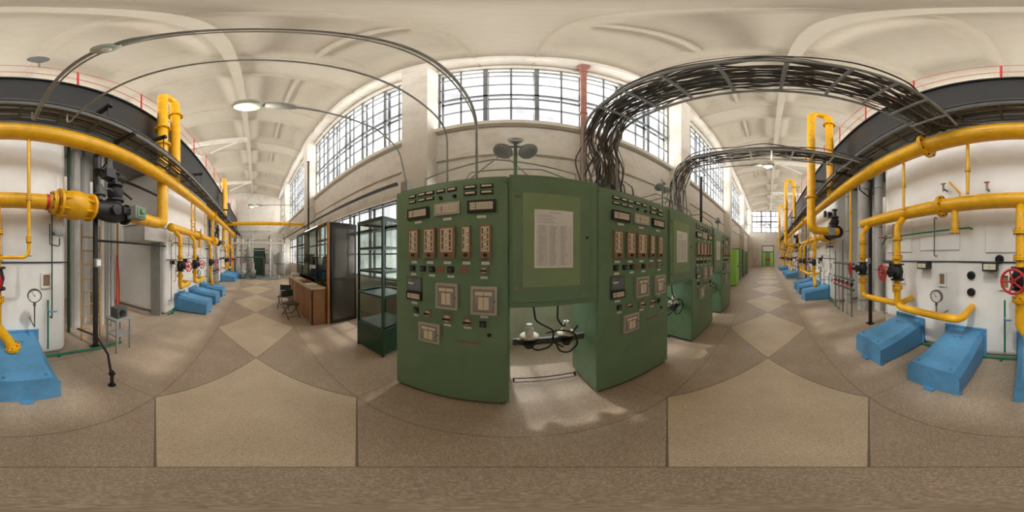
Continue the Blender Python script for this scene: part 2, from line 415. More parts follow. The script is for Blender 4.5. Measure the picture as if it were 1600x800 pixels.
# ================================================================= CONTROL CABINETS
FY=1.22
def instrument(kind,cx,cz_,w,h,parent):
    mb=MB(); x0,x1,z0,z1=cx-w/2,cx+w/2,cz_-h/2,cz_+h/2; y=FY
    nm='panel_meter'
    if kind in('wide','gwide'):
        bz='black' if kind=='wide' else 'silver'
        mb.box(x0,x1,y-.022,y,z0,z1,bz); mb.box(x0+w*.1,x1-w*.1,y-.025,y-.02,z0+h*.2,z1-h*.2,'cream')
        for i in range(9):
            u=x0+w*(.16+.085*i); mb.box(u-.0012,u+.0012,y-.0265,y-.025,cz_,cz_+h*.2,'black')
        mb.box(cx-w*.2,cx-w*.2+.004,y-.028,y-.025,z0+h*.22,z1-h*.25,'red'); mb.box(x0+w*.15,x1-w*.15,y-.0265,y-.025,cz_-h*.14,cz_-h*.08,'ink')
    elif kind=='tall':
        mb.box(x0,x1,y-.025,y,z0,z1,'tan'); mb.box(x0+w*.14,x1-w*.14,y-.028,y-.02,z0+h*.2,z1-h*.06,'cream')
        n=3 if w>.08 else 2
        for i in range(n):
            u=x0+w*(.27+.46*i/(n-1)); mb.box(u-w*.07,u+w*.07,y-.029,y-.028,z0+h*.24,z1-h*.1,'tan' if i%2==0 else 'cream')
            for j in range(9):
                z=z0+h*(.27+.07*j); mb.box(u-.005,u+.005,y-.0302,y-.028,z-.003,z+.003,'black' if (i+j)%3 else 'white')
        mb.cyl((cx,y-.025,z0+h*.1),(cx,y-.04,z0+h*.1),min(.014,w*.2),'black',12); nm='indicator_scale'
    elif kind=='rec':
        mb.box(x0,x1,y-.03,y,z0,z1,'silver'); mb.box(x0+w*.1,x1-w*.1,y-.032,y-.02,z0+h*.1,z1-h*.1,'tan')
        mb.box(x0+w*.14,x1-w*.14,y-.034,y-.02,z0+h*.14,z1-h*.14,'glassdark')
        mb.box(x0+w*.18,x1-w*.18,y-.035,y-.02,z1-h*.3,z1-h*.18,'cream'); mb.box(cx-.0015,cx+.0015,y-.037,y-.034,z0+h*.25,z1-h*.2,'red')
        mb.box(x0+w*.3,x1-w*.3,y-.0355,y-.034,z0+h*.2,z1-h*.36,'cream')
        mb.cyl((x1-w*.08,y-.03,cz_),(x1-w*.08,y-.045,cz_),.006,'steel',8); nm='chart_recorder'
    elif kind=='win':
        mb.box(x0,x1,y-.014,y,z0,z1,'dgrey'); mb.box(x0+.01,x1-.01,y-.017,y-.01,z0+.01,z1-.01,'bluewin'); mb.box(x0+.02,cx,y-.018,y-.01,z0+h*.5,z0+h*.62,'cream'); nm='viewing_window'
    elif kind=='sw':
        mb.box(x0,x1,y-.012,y,z0,z1,'black'); mb.box(x0+w*.12,x1-w*.12,y-.014,y-.01,z0+h*.25,z1-h*.25,'cream'); nm='annunciator_lamp'
    elif kind=='btn':
        mb.box(x0,x1,y-.012,y,z0,z1,'black'); mb.cyl((cx,y-.012,cz_),(cx,y-.03,cz_),h*.3,'dgrey',12); nm='push_button'
    elif kind=='rot':
        mb.box(x0,x1,y-.01,y,z0,z1,'tan'); mb.cyl((cx,y-.01,cz_),(cx,y-.022,cz_),h*.36,'cream',14); mb.box(cx-w*.38,cx+w*.38,y-.04,y-.02,cz_-.007,cz_+.007,'black'); nm='rotary_switch'
    elif kind=='knob':
        mb.lathe((cx,y,cz_),(0,-1,0),[(0,.018),(.006,.018),(.008,.013),(.022,.011)],'black',14); nm='knob'
    elif kind=='plate':
        mb.box(x0,x1,y-.004,y,z0,z1,'white'); mb.box(x0+w*.15,x1-w*.15,y-.005,y-.003,cz_+h*.08,cz_+h*.18,'ink'); mb.box(x0+w*.2,x1-w*.25,y-.005,y-.003,cz_-h*.2,cz_-h*.1,'ink'); nm='label_plate'
    elif kind=='lab':
        mb.box(x0,x1,y-.004,y,z0,z1,'maroon'); nm='label_plate'
    return part(mb,nm,parent)
layout=[]
for u in(.2,.3,.38,.48,.58): layout.append(('sw',u,2.165,.075,.032))
for u in(.73,.86): layout+= [('sw',u,2.165,.1,.034),('sw',u,2.11,.1,.034)]
for u in(.2,.3,.38): layout.append(('sw',u,2.11,.075,.026))
for u in(.48,.6): layout.append(('knob',u,2.1,.03,.03))
layout+=[('wide',.26,1.985,.22,.1),('gwide',.54,1.99,.22,.105),('wide',.82,1.99,.22,.1)]
layout+=[('plate',.26,1.905,.07,.02),('plate',.54,1.905,.07,.02),('plate',.82,1.905,.07,.02)]
for u,w in((.22,.105),(.38,.115),(.54,.14),(.70,.07),(.85,.085)): layout.append(('tall',u,1.71,w,.255))
for u in(.22,.38,.54,.70,.85): layout+=[('plate',u,1.545,.06,.022)]
for u,k in((.2,'btn'),(.31,'btn'),(.4,'btn'),(.48,'lab'),(.57,'btn'),(.68,'lab'),(.84,'rot')): layout.append((k,u,1.49,.055,.05 if k!='rot' else .055))
for u in(.21,.4,.57,.84): layout.append(('plate',u,1.435,.055,.02))
layout+=[('win',.22,1.345,.16,.13),('wide',.22,1.235,.16,.075),('rec',.54,1.27,.19,.22),('rec',.84,1.255,.2,.23)]
layout+=[('plate',.22,1.165,.06,.02),('plate',.84,1.115,.06,.02)]
layout+=[('btn',.24,1.1,.05,.05),('rot',.36,1.09,.06,.06),('rot',.54,1.07,.08,.08),('rot',.71,1.06,.075,.065),('btn',.83,1.05,.05,.05),('plate',.24,1.045,.05,.018),('plate',.54,1.005,.06,.02),('plate',.71,1.005,.06,.02)]
layout+=[('rec',.38,.9,.2,.2),('lab',.72,.86,.2,.018),('knob',.88,.95,.03,.03)]
CW=1.03
def cabinet(x0):
    c=thing('control_cabinet','green enamelled steel control cabinet covered with meters, recorders and switches','control cabinet',(x0+CW/2,FY+.3,0),'row of green control cabinets')
    b=MB(); b.box(x0,x0+CW,FY+.008,FY+.58,.05,2.25,'green'); part(b,'cabinet_body',c,bev=.006)
    b=MB(); b.box(x0+.03,x0+CW-.03,FY+.03,FY+.55,0,.05,'dgrey'); part(b,'plinth',c)
    f=MB(); f.box(x0+.012,x0+CW-.012,FY,FY+.012,.06,2.235,'green'); part(f,'front_panel',c,bev=.003)
    t=MB(); t.box(x0+.02,x0+CW-.02,FY+.05,FY+.54,2.25,2.275,'dgrey'); part(t,'gland_plate',c)
    t=MB(); t.cyl((x0+.1,FY+.35,2.275),(x0+.1,FY+.35,2.31),.02,'steel',10); g0=part(t,'cable_gland',c); rep(g0,[(i*.13,0,0) for i in range(1,7)])
    e=MB(); e.cyl((x0+.03,FY,.1),(x0+.03,FY-.006,.1),.008,'steel',8); e0=part(e,'panel_screw',c)
    rep(e0,[(dx,0,dz) for dx in(0,CW-.06) for dz in(0,.65,1.4,2.1) if (dx or dz)])
    for k,u,z,w,h in layout: instrument(k,x0+u,z,w,h,c)
    return c
cab=cabinet(-1.05)
for X in(.70,2.43,4.16): copytree(cab,None,(X+1.05,0,0))
def hang(x0,x1):
    cx=(x0+x1)/2
    c=thing('notice_cabinet','green steel wall box with printed sheet on pale green door','wall box',(cx,FY+.2,1.2),'notice boxes between the cabinets')
    b=MB(); b.box(x0,x1,FY-.006,FY+.4,1.2,2.265,'green'); part(b,'box_body',c,bev=.005)
    d=MB(); d.box(x0+.02,x1-.08,FY-.024,FY-.010,1.25,2.22,'green'); dr=part(d,'door',c,bev=.004)
    d=MB(); d.box(x0+.10,x0+.55,FY-.028,FY-.024,1.365,2.09,'lgreen'); part(d,'door_panel',dr,'pale green painted inner panel')
    p=MB(); a0,a1,z0,z1=x0+.185,x0+.488,1.51,1.955
    p.box(a0,a1,FY-.031,FY-.028,z0,z1,'paper')
    yy0,yy1=FY-.0322,FY-.031
    p.box((a0+a1)/2-.04,(a0+a1)/2+.05,yy0,yy1,z1-.025,z1-.02,'ink')
    for i in range(6):
        z=z1-.045-i*.012; p.box(a0+.02,a0+(a1-a0)*(.45+.05*(i%3)),yy0,yy1,z,z+.003,'ink')
    for i in range(24):
        z=z0+.02+i*.0128; p.box(a0+.02,a1-.02,yy0,yy1,z,z+.001,'ink')
        for j in range(3): p.box(a0+.03+j*.085,a0+.03+j*.085+random.uniform(.03,.06),yy0-.0002,yy1,z+.004,z+.0075,'ink')
    for i in range(5): u=a0+.02+(a1-a0-.04)*i/4; p.box(u-.0008,u+.0008,yy0,yy1,z0+.02,z0+.32,'ink')
    part(p,'printed_sheet',dr,'white printed table sheet')
    h=MB(); h.cyl((x0+.055,FY-.024,1.36),(x0+.055,FY-.038,1.36),.014,'tan',12); h0=part(h,'door_screw',dr); rep(h0,[(0,0,.71)])
    h=MB(); h.cyl((x1-.11,FY-.024,1.75),(x1-.11,FY-.04,1.75),.009,'black',10); part(h,'door_lock',dr)
    return c
hp=hang(-.02,.70)
copytree(hp,None,(1.74,0,0)); copytree(hp,None,(3.47,0,0))
def gapstuff(x0):
    r=MB(); r.tube([(x0,FY+.45,.04),(x0+.68,FY+.45,.04)],.008,'black',8)
    r.box(x0+.0,x0+.02,FY+.44,FY+.46,0,.045,'black'); r.box(x0+.66,x0+.68,FY+.44,FY+.46,0,.045,'black')
    single(r,'floor_rail','thin black pipe rail just above the floor between cabinets','pipe rail','floor rails')
    c=thing('insulator_shelf','metal shelf bar with white-capped insulators and looping black hoses','insulator shelf',(x0+.35,FY+.25,.76),'insulator shelves')
    s=MB(); s.box(x0+.0,x0+.68,FY+.22,FY+.26,.76,.785,'dgrey'); s.box(x0,x0+.68,FY+.22,FY+.225,.72,.76,'dgrey'); part(s,'shelf_bar',c)
    for dx in(.15,.5):
        d=MB(); d.lathe((x0+dx,FY+.24,.785),(0,0,1),[(0,.03),(.02,.035),(.025,.085),(.035,.09),(.045,.08),(.05,.05)],'cream',20); part(d,'insulator_dish',c,'cream ceramic dish')
        d=MB(); d.lathe((x0+dx,FY+.24,.83),(0,0,1),[(0,.04),(.05,.04),(.075,.036),(.08,.028),(.12,.028)],'white',16); part(d,'insulator_cap',c,'white cylindrical cap')
        d=MB(); d.lathe((x0+dx,FY+.24,.76),(0,0,-1),[(0,.065),(.03,.065),(.05,.045),(.08,.04)],'black',14); part(d,'insulator_base',c)
    for k,(pts) in enumerate([[(x0+.18,FY+.22,1.2),(x0+.2,FY+.2,1.0),(x0+.28,FY+.17,.95),(x0+.36,FY+.16,.9),(x0+.34,FY+.15,.78),(x0+.44,FY+.15,.7)],
                [(x0+.3,FY+.2,.86),(x0+.4,FY+.12,.92),(x0+.53,FY+.1,.88),(x0+.56,FY+.1,.74),(x0+.48,FY+.12,.64),(x0+.4,FY+.14,.66),(x0+.38,FY+.18,.76)],
                [(x0+.12,FY+.26,.74),(x0+.2,FY+.16,.68),(x0+.3,FY+.14,.72),(x0+.4,FY+.15,.84),(x0+.5,FY+.16,.80),(x0+.6,FY+.2,.9)],
                [(x0+.02,FY+.2,.8),(x0+.12,FY+.12,.76),(x0+.25,FY+.14,.8),(x0+.33,FY+.2,.74)],
                [(x0+.42,FY+.24,1.2),(x0+.40,FY+.2,1.0),(x0+.46,FY+.2,.9),(x0+.5,FY+.24,.95)]]):
        q=MB(); q.tube(fillet(pts,.08,6),.009,'black',8); part(q,'hose',c)
for g in(0,1.73,3.46): gapstuff(.005+g)
def horns(x,y,z0,zt,s=1.0):
    c=thing('lamp_cluster','grey post with three round shaded lamp heads above the control cabinets','lamp cluster',(x,y,z0),'lamp clusters above the cabinets')
    p=MB(); p.cyl((x,y,z0),(x,y,zt+.08*s),.018*s,'green',12); p.box(x-.05*s,x+.05*s,y-.05*s,y+.05*s,z0,z0+.012,'dgrey'); p.cyl((x-.12*s,y,zt+.05*s),(x+.12*s,y,zt+.05*s),.014*s,'mgrey',8); part(p,'post',c)
    for dx,dz,a in((-.11,.0,-.4),(.11,.0,.4),(0,.13,0)):
        h=MB(); cpt=Vector((x+dx*s,y,zt+dz*s)); ax=Vector((a,-.55,-1)).normalized() if dz==0 else Vector((0,-.8,.55)).normalized()
        q=s*(1.0 if dz==0 else .8)
        h.lathe(cpt-ax*.06*q,ax,[(0,.02*q),(.02*q,.055*q),(.05*q,.08*q),(.09*q,.1*q),(.10*q,.102*q),(.105*q,.09*q),(.09*q,.05*q)],'grey',22)
        part(h,'lamp_head',c)
horns(.03,1.42,2.265,2.68,.9); horns(1.98,1.5,2.265,2.7,.75); horns(4.9,1.55,2.275,2.7,.75)
# ================================================================= GREEN GLAZED RACK
def rack():
    x0,x1,y0,y1,zt=-2.18,-1.58,1.56,2.2,2.14
    c=thing('glazed_cabinet','green-framed glazed steel cabinet with shelves and solid lower panel','glass cabinet',((x0+x1)/2,(y0+y1)/2,0))
    f=MB(); t=.035
    for a in(x0,x1-t):
        for b_ in(y0,y1-t): f.box(a,a+t,b_,b_+t,0,zt,'dgreen')
    for z in(.46,1.0,1.35,1.7,zt-t):
        f.box(x0+t,x1-t,y0,y0+t*.8,z,z+t,'dgreen'); f.box(x0+t,x1-t,y1-t,y1,z,z+t,'dgreen')
        f.box(x1-t,x1,y0+t,y1-t,z,z+t,'dgreen'); f.box(x0,x0+t,y0+t,y1-t,z,z+t,'dgreen')
    f.box(x0,x1,y0,y1,zt,zt+.02,'dgreen'); part(f,'frame',c,bev=.003)
    l=MB(); l.box(x0+t,x1-t,y0+.005,y0+.02,.05,.46,'dgreen'); l.box(x1-.02,x1-.005,y0+t,y1-t,.05,.46,'dgreen'); l.box(x0+.02,x1-.02,y0+.02,y1-.02,.03,.05,'dgreen'); part(l,'lower_panel',c)
    for z in(.5,1.0,1.35,1.7):
        s=MB(); s.box(x0+t,x1-t,y0+t,y1-t,z,z+.015,'dgreen'); part(s,'shelf',c)
    g=MB(); g.box(x0+t,x1-t,y0+.012,y0+.016,.5,zt-t,'cabglass'); part(g,'glass_door',c)
    s=MB(); s.box(x1-.016,x1-.012,y0+t,y1-t,.5,zt-t,'cabglass'); part(s,'side_glass',c)
rack()
# ================================================================= BOOTH, DESK, CHAIRS
def booth():
    x1,x0,y0,y1,zt=-3.24,-6.0,1.55,2.3,2.34
    c=thing('glazed_booth','tall dark lacquered glazed booth with orange wooden edges and shelves','booth',((x0+x1)/2,(y0+y1)/2,0))
    b=MB(); b.box(x1-.03,x1,y0+.02,y1,0,zt,'darkwood'); e=part(b,'end_panel',c,'glossy dark end panel')
    b=MB(); b.box(x1,x1+.006,y0+.1,y1-.06,1.1,zt-.1,'darkpane'); g0=part(b,'end_glass',c,'dark reflective glass')
    b=MB(); b.box(x1,x1+.006,y0+.1,y1-.06,.1,1.05,'darkpane'); part(b,'end_glass',c,'dark reflective glass')
    b=MB(); b.box(x1,x1+.014,y0+.06,y0+.1,.05,zt-.05,'black'); b.box(x1,x1+.014,y1-.06,y1-.02,.05,zt-.05,'black'); b.box(x1,x1+.014,y0+.1,y1-.06,1.05,1.1,'black'); b.box(x1,x1+.014,y0+.1,y1-.06,zt-.1,zt-.05,'black'); part(b,'end_frame',c)
    b=MB(); b.box(x0,x0+.03,y0+.02,y1,0,.9,'darkwood'); b.box(x0,x1,y0+.02,y1,zt,zt+.03,'darkwood'); b.box(x0+.03,x1-.03,y1-.02,y1,0,1.35,'shelfcream'); part(b,'carcass',c)
    b=MB(); b.box(x1-.06,x1+.002,y0-.02,y0+.02,0,zt+.03,'orangewood'); b.box(x0,x1-.06,y0-.02,y0+.02,zt-.06,zt+.03,'darkwood'); b.box(x0,x0+.05,y0-.02,y0+.02,0,zt,'orangewood')
    for xx in(-3.95,-4.65,-5.35): b.box(xx-.02,xx+.02,y0-.015,y0+.015,.9,zt-.06,'darkwood')
    b.box(x0,x1-.06,y0-.015,y0+.015,1.85,1.89,'darkwood'); part(b,'glazing_frame',c,'dark glazing frame with orange wooden posts')
    b=MB(); b.box(x0+.05,x1-.06,y0-.002,y0+.002,.95,zt-.06,'cabglass'); part(b,'glass_pane',c)
    for z in(.95,1.35):
        s=MB(); s.box(x0+.03,x1-.03,y0+.02,y1-.02,z,z+.025,'shelfcream'); part(s,'shelf',c)
    cols=['wood','grey','dgreen','cream','maroon','white','dgrey','cream']
    for z in(1.375,.975):
        x=x1-.15
        while x>x0+.5:
            w=random.uniform(.05,.18); h=random.uniform(.12,.3)
            if random.random()<.75:
                k=MB(); cc=random.choice(cols); k.box(x-w,x,y0+.12,y0+.38,z,z+h,cc); k.box(x-w*.85,x-w*.15,y0+.118,y0+.12,z+h*.5,z+h*.75,'cream')
                single(k,'file_box','box file or folder standing on an open shelf','folder','files on the shelves')
            x-=w+random.uniform(.02,.12)
booth()
def desk():
    x0,x1,y0,y1=-5.75,-3.3,1.18,1.5
    c=thing('desk','long brown wooden counter desk in front of glazed booth','desk',((x0+x1)/2,(y0+y1)/2,0))
    b=MB(); b.box(x0-.03,x1+.03,y0-.05,y1,.86,.9,'shelfcream'); part(b,'desk_top',c,'pale worn wooden top',bev=.005)
    b=MB(); b.box(x0,x1,y0,y0+.02,.05,.86,'wood'); b.box(x0,x0+.02,y0,y1,0,.86,'wood'); b.box(x1-.02,x1,y0,y1,0,.86,'wood')
    for i in range(1,4): u=x0+(x1-x0)*i/4; b.box(u-.02,u+.02,y0-.01,y0,.05,.86,'orangewood')
    part(b,'desk_body',c)
    for k,(x,y,w,h) in enumerate([(-3.7,1.3,.21,.03),(-4.15,1.3,.25,.05),(-4.8,1.3,.3,.02),(-5.3,1.3,.2,.12)]):
        q=MB(); q.box(x-w/2,x+w/2,y-.12,y+.12,.9,.9+h,'paper' if k!=1 else 'wood'); q.box(x-w/2,x+w/2,y-.121,y+.121,.9+h*.4,.9+h*.5,'ink')
        single(q,'logbook','flat book lying on the wooden desk','book','books on the desk')
desk()
def chair(x,y,rot):
    c=thing('folding_chair','small dark green folding chair with thin metal legs','chair',(0,0,0),'green folding chairs')
    s=MB(); s.box(-.2,.2,-.2,.2,.44,.465,'chairgreen'); part(s,'seat',c,bev=.008)
    s=MB(); s.box(-.2,.2,.2,.22,.62,.82,'chairgreen'); part(s,'backrest',c,bev=.008)
    for sx in(-.19,.19):
        l=MB(); l.tube([(sx,-.24,0),(sx,.21,.5),(sx,.215,.84)],.011,'black',8); part(l,'leg',c)
        l=MB(); l.tube([(sx*.92,.24,0),(sx*.92,-.19,.45)],.011,'black',8); part(l,'leg',c)
    for yy in(-.18,.17): l=MB(); l.tube([(-.19,yy,.07),(.19,yy,.07)],.008,'black',8); part(l,'crossbar',c)
    c.location=(x,y,0); c.rotation_euler=(0,0,rot); c.scale=(.85,.85,.85)
chair(-4.0,.86,PI/2+.3); chair(-4.8,.84,PI/2-.4)

# ================================================================= BOILERS
SET=[]
def boiler():
    x0,x1,y0,y1,zt=-.96,2.58,-2.2,-4.3,4.15
    c=thing('boiler','large white plastered brick boiler with inspection niches and ports','boiler',((x0+x1)/2,-3.2,0),'row of white boilers')
    b=MB(); b.box(x0,x1,y1,y0,0,zt,'boiler'); part(b,'boiler_casing',c,bev=.13,seg=5)
    b=MB(); n=28
    vs=[];fs=[]
    for i in range(n+1):
        t=i/n; xx=x0+.14+(x1-x0-.28)*t; bulge=.09*(math.sin(PI*t))**.5
        for z,k in((2.42,0),(2.46,.9),(2.7,1),(3.9,1),(4.1,.8),(4.14,0)): vs.append((xx,y0+bulge*k-.004,z))
    for i in range(n):
        for j in range(5): a=i*6+j; fs.append((a,a+6,a+7,a+1))
    b.add(vs,fs,'boiler'); part(b,'upper_drum_cover',c,'smooth bulging glossy white upper casing')
    def niche(px,py,w,h,dark='black'):
        p=S(px,py,Y=y0); q=MB()
        q.box(p.x-w/2,p.x+w/2,y0,y0+.008,p.z-h/2,p.z+h/2,dark)
        q.box(p.x-w/2-.03,p.x-w/2,y0,y0+.03,p.z-h/2-.03,p.z+h/2+.03,'white'); q.box(p.x+w/2,p.x+w/2+.03,y0,y0+.03,p.z-h/2-.03,p.z+h/2+.03,'white')
        q.box(p.x-w/2,p.x+w/2,y0,y0+.03,p.z+h/2,p.z+h/2+.03,'white'); q.box(p.x-w/2,p.x+w/2,y0,y0+.03,p.z-h/2-.03,p.z-h/2,'white')
        part(q,'inspection_niche',c)
    for a in((72,438,.1,.16),(1473,436,.09,.16),(1570,440,.1,.17),(1410,434,.08,.13)): niche(*a,dark='tan')
    def plate(px0,py0,px1,py1):
        a=S(px0,py0,Y=y0); d=S(px1,py1,Y=y0); q=MB(); q.box(a.x,d.x,y0,y0+.02,min(a.z,d.z),max(a.z,d.z),'boiler'); part(q,'access_plate',c,bev=.01)
    plate(50,335,3,400); plate(1500,345,1438,392); plate(1425,345,1388,395); plate(1590,345,1540,395)
    for px,py in((1518,430),(1562,405),(1518,456)):
        p=S(px,py,Y=y0); q=MB(); q.lathe((p.x,y0,p.z),(0,1,0),[(0,.06),(.03,.06),(.035,.045),(.02,.04)],'black',18); q.cyl((p.x-.02,y0+.02,p.z),(p.x-.02,y0+.07,p.z-.02),.012,'black',8); part(q,'peephole',c)
    SET.append(c)
boiler()
def burner(cx):
    y0,y1=-1.27,-2.2; w=.56
    c=thing('burner_box','bright blue sheet-steel burner air box on the floor','burner box',(cx,-1.7,0),'blue burner boxes')
    b=MB(); vs=[];h=w/2
    prof=lambda zt:[(-h,.02),(h,.02),(h,zt-.08),(h*.8,zt),(-h*.8,zt),(-h,zt-.08)]
    secs=[(y0,.36),(y0-.3,.4),(y1+.25,.47),(y1,.5)]
    for y,zt in secs:
        for x,z in prof(zt): vs.append((cx+x,y,z))
    fs=[]
    for i in range(3):
        for j in range(6): a=i*6+j; d=i*6+(j+1)%6; fs.append((a,d,d+6,a+6))
    fs.append(tuple(range(6))); fs.append(tuple(range(18,24))[::-1])
    b.add(vs,fs,'blue'); part(b,'air_box',c,bev=.008)
    f=MB(); f.box(cx-h-.03,cx+h+.03,y1+.02,y1+.05,0,.53,'blue')
    for i in range(5):
        f.cyl((cx-h+.0+i*w/4,y1+.05,.51),(cx-h+i*w/4,y1+.065,.51),.012,'blue',8)
    part(f,'mounting_flange',c)
    f=MB(); f.box(cx-h-.02,cx+h+.02,y0-.04,y0-.015,0,.05,'blue'); part(f,'foot',c)
    f=MB(); f.tube(fillet([(cx-.05,y1+.3,.46),(cx-.05,y1+.3,.51),(cx+.05,y1+.3,.51),(cx+.05,y1+.3,.46)],.02),.006,'blue',6); part(f,'lifting_handle',c)
    f=MB(); f.box(cx-.05,cx+.05,y0,y0+.05,.0,.03,'blue'); part(f,'lug',c)
    f=MB(); f.cyl((cx+.18,y0-.05,.34),(cx+.18,y0-.05,.4),.012,'blue',8); l0=part(f,'lifting_pin',c); rep(l0,[(-.36,0,0)])
    SET.append(c)
for cx in(-.21,.82,1.83): burner(cx)
def wheel(mb,c,ax,R,k='red'):
    c=Vector(c); ax=Vector(ax).normalized(); u,v=perp(ax)
    mb.torus(c,ax,R,R*.11,k,24,8)
    for i in range(5):
        a=2*PI*i/5; d=u*math.cos(a)+v*math.sin(a); mb.cyl(c,c+d*R,R*.08,k,8)
    mb.lathe(c-ax*.015,ax,[(0,R*.22),(.03,R*.22)],k,12)
def gate_valve(p,wd,R=.12,s=1.0,pr=.06,wheelk='red'):
    p=Vector(p); wd=Vector(wd).normalized()
    c=thing('gate_valve','black cast gate valve with red handwheel on yellow gas line','valve',p,'gate valves on burner lines')
    b=MB(); b.lathe(p-Vector((0,0,.13*s)),(0,0,1),[(0,pr*1.7),(.02*s,pr*1.7),(.021*s,pr*1.1),(.08*s,pr*1.35),(.13*s,pr*1.55),(.18*s,pr*1.35),(.239*s,pr*1.1),(.24*s,pr*1.7),(.26*s,pr*1.7)],'black',18); part(b,'valve_body',c)
    b=MB(); b.lathe(p,wd,[(.05*s,pr*1.1),(.12*s,pr*.9),(.121*s,pr*1.3),(.145*s,pr*1.3),(.146*s,pr*.6),(.22*s,pr*.4)],'black',16); b.cyl(p+wd*.2*s,p+wd*.3*s,.012,'steel',8); bn=part(b,'bonnet',c)
    b=MB(); wheel(b,p+wd*.27*s,wd,R,wheelk); part(b,'handwheel',bn,'red handwheel')
    return c
def flange(mb,p,ax,r,k='yellow',t=.02):
    p=Vector(p); ax=Vector(ax).normalized()
    for sgn in(-1,1):
        mb.lathe(p+ax*(sgn*t*.6)-ax*t/2,ax,[(0,r*1.55),(t,r*1.55)],k,22)
    u,v=perp(ax)
    for i in range(8):
        a=2*PI*i/8; d=(u*math.cos(a)+v*math.sin(a))*r*1.33
        mb.cyl(p+d-ax*t*1.7,p+d+ax*t*1.7,r*.12,'black',6)
def pipe(name,label,pts,r,k='yellow',R=None,fl=[],n=18,group=None,cat='pipe',flk=None):
    pts=[Vector(p) for p in pts]; path=fillet(pts,R if R else r*2.2,8)
    c=thing(name,label,cat,pts[0],group)
    b=MB(); b.tube(path,r,k,n); part(b,'pipe_body',c)
    for p,ax in fl:
        f=MB(); flange(f,p,ax,r,flk or k); part(f,'flange',c)
    return c
PZ=2.28; PY=-1.9
for X,run,hasrun in((2.66,.86,1),(1.72,1.0,1),(.04,.0,0)):
    if hasrun:
        c=pipe('gas_drop_pipe','yellow gas drop pipe bending into the boiler front',[(X,-1.75,1.24),(X,-1.75,.82),(X-run,-1.75 if X<2 else -1.86,.82),(X-run,-2.19,.86)],.052,R=.12,fl=[((X,-1.75,1.12),(0,0,1))],group='burner gas lines')
    else:
        c=pipe('gas_drop_pipe','yellow gas drop pipe bending down into a blue burner box',[(X,-1.75,1.24),(X,-1.75,.8),(X-.12,-1.75,.62),(X-.2,-1.75,.44)],.058,R=.12,fl=[((X,-1.75,1.12),(0,0,1)),((X-.18,-1.75,.5),(-.4,0,-.8))],group='burner gas lines')
    SET.append(c)
    SET.append(gate_valve((X,-1.75,1.36),(.25,1,0),R=.115,s=.95))
    c=pipe('gas_feed_pipe','yellow gas pipe dropping from the horizontal header to a valve',[(X,-1.75,1.48),(X,-1.75,2.05),(X,PY,PZ-.06)],.05,R=.1,fl=[((X,-1.75,1.58),(0,0,1)),((X,-1.75,1.86),(0,0,1))],group='burner gas feeds'); SET.append(c)
c=pipe('gas_header_pipe','thick yellow gas header pipe across the front of the boiler',[(2.86,PY,PZ),(-.68,PY,PZ)],.1,fl=[((-.64,PY,PZ),(1,0,0)),((1.05,PY,PZ),(1,0,0))],group='boiler gas headers')
b=MB(); b.tube([(-.54,PY,PZ),(-.58,PY,PZ)],.104,'red',18); part(b,'red_band',c,'red painted band')
b=MB(); b.lathe((2.84,PY,PZ),(1,0,0),[(0,.1),(.04,.09),(.07,.05),(.08,.0)],'yellow',18); part(b,'end_cap',c); SET.append(c)
c=thing('butterfly_valve','yellow and black butterfly valve with lever and grey-green actuator','valve',(-1.05,PY,PZ),'butterfly valves')
b=MB(); b.lathe((-.7,PY,PZ),(-1,0,0),[(0,.2),(.03,.2),(.031,.13),(.1,.17),(.16,.2),(.28,.205),(.36,.17),(.44,.13),(.445,.2),(.48,.2)],'yellow',24)
for i in range(8):
    a=2*PI*i/8+.2; b.cyl((-.68,PY+.17*math.cos(a),PZ+.17*math.sin(a)),(-1.2,PY+.17*math.cos(a),PZ+.17*math.sin(a)),.013,'yellow',6)
part(b,'valve_body',c)
b=MB(); b.lathe((-1.18,PY,PZ),(-1,0,0),[(0,.17),(.03,.17),(.031,.12),(.14,.14),(.3,.17),(.45,.17),(.56,.13),(.63,.12),(.631,.17),(.67,.17)],'black',22); part(b,'throttle_section',c,'black cast section')
b=MB(); b.box(-1.98,-1.74,PY+.14,PY+.32,PZ-.11,PZ+.08,'grey'); b.cyl((-1.86,PY+.32,PZ),(-1.86,PY+.37,PZ),.045,'green',12); b.box(-1.96,-1.76,PY+.32,PY+.335,PZ-.09,PZ+.06,'green'); b.box(-1.76,-1.6,PY+.12,PY+.22,PZ-.05,PZ+.05,'black'); part(b,'actuator',c,'grey-green actuator box',bev=.006)
b=MB(); b.lathe((-1.62,PY,PZ+.12),(0,0,1),[(0,.1),(.05,.1),(.06,.14),(.09,.14),(.1,.08),(.16,.12),(.26,.13),(.32,.07),(.33,.12),(.37,.12),(.38,.05),(.55,.04),(.56,.08),(.6,.08)],'black',16); part(b,'bonnet',c)
b=MB(); b.tube([(-1.62,PY,PZ+.5),(-1.3,PY+.1,PZ+.62),(-1.2,PY+.15,PZ+.66)],.024,'black',8); b.cyl((-1.2,PY+.15,PZ+.56),(-1.2,PY+.15,PZ+.76),.05,'black',10); b.box(-1.5,-1.34,PY+.02,PY+.16,PZ+.5,PZ+.66,'black'); part(b,'lever_arm',c)
b=MB(); b.lathe((-1.48,PY+.08,PZ-.02),(0,1,0),[(0,.05),(.1,.05),(.11,.08),(.14,.08),(.15,.03)],'black',14); part(b,'side_boss',c)
b=MB(); b.lathe((-1.32,PY+.02,PZ+.14),(0,0,1),[(0,.05),(.06,.05),(.07,.09),(.1,.09),(.11,.05),(.2,.06),(.26,.03)],'dgrey',14); b.tube([(-1.32,PY+.02,PZ+.3),(-1.45,PY+.08,PZ+.34),(-1.62,PY+.05,PZ+.3)],.012,'steel',8); part(b,'pilot_valve',c,'small grey pilot valve')
SET.append(c)
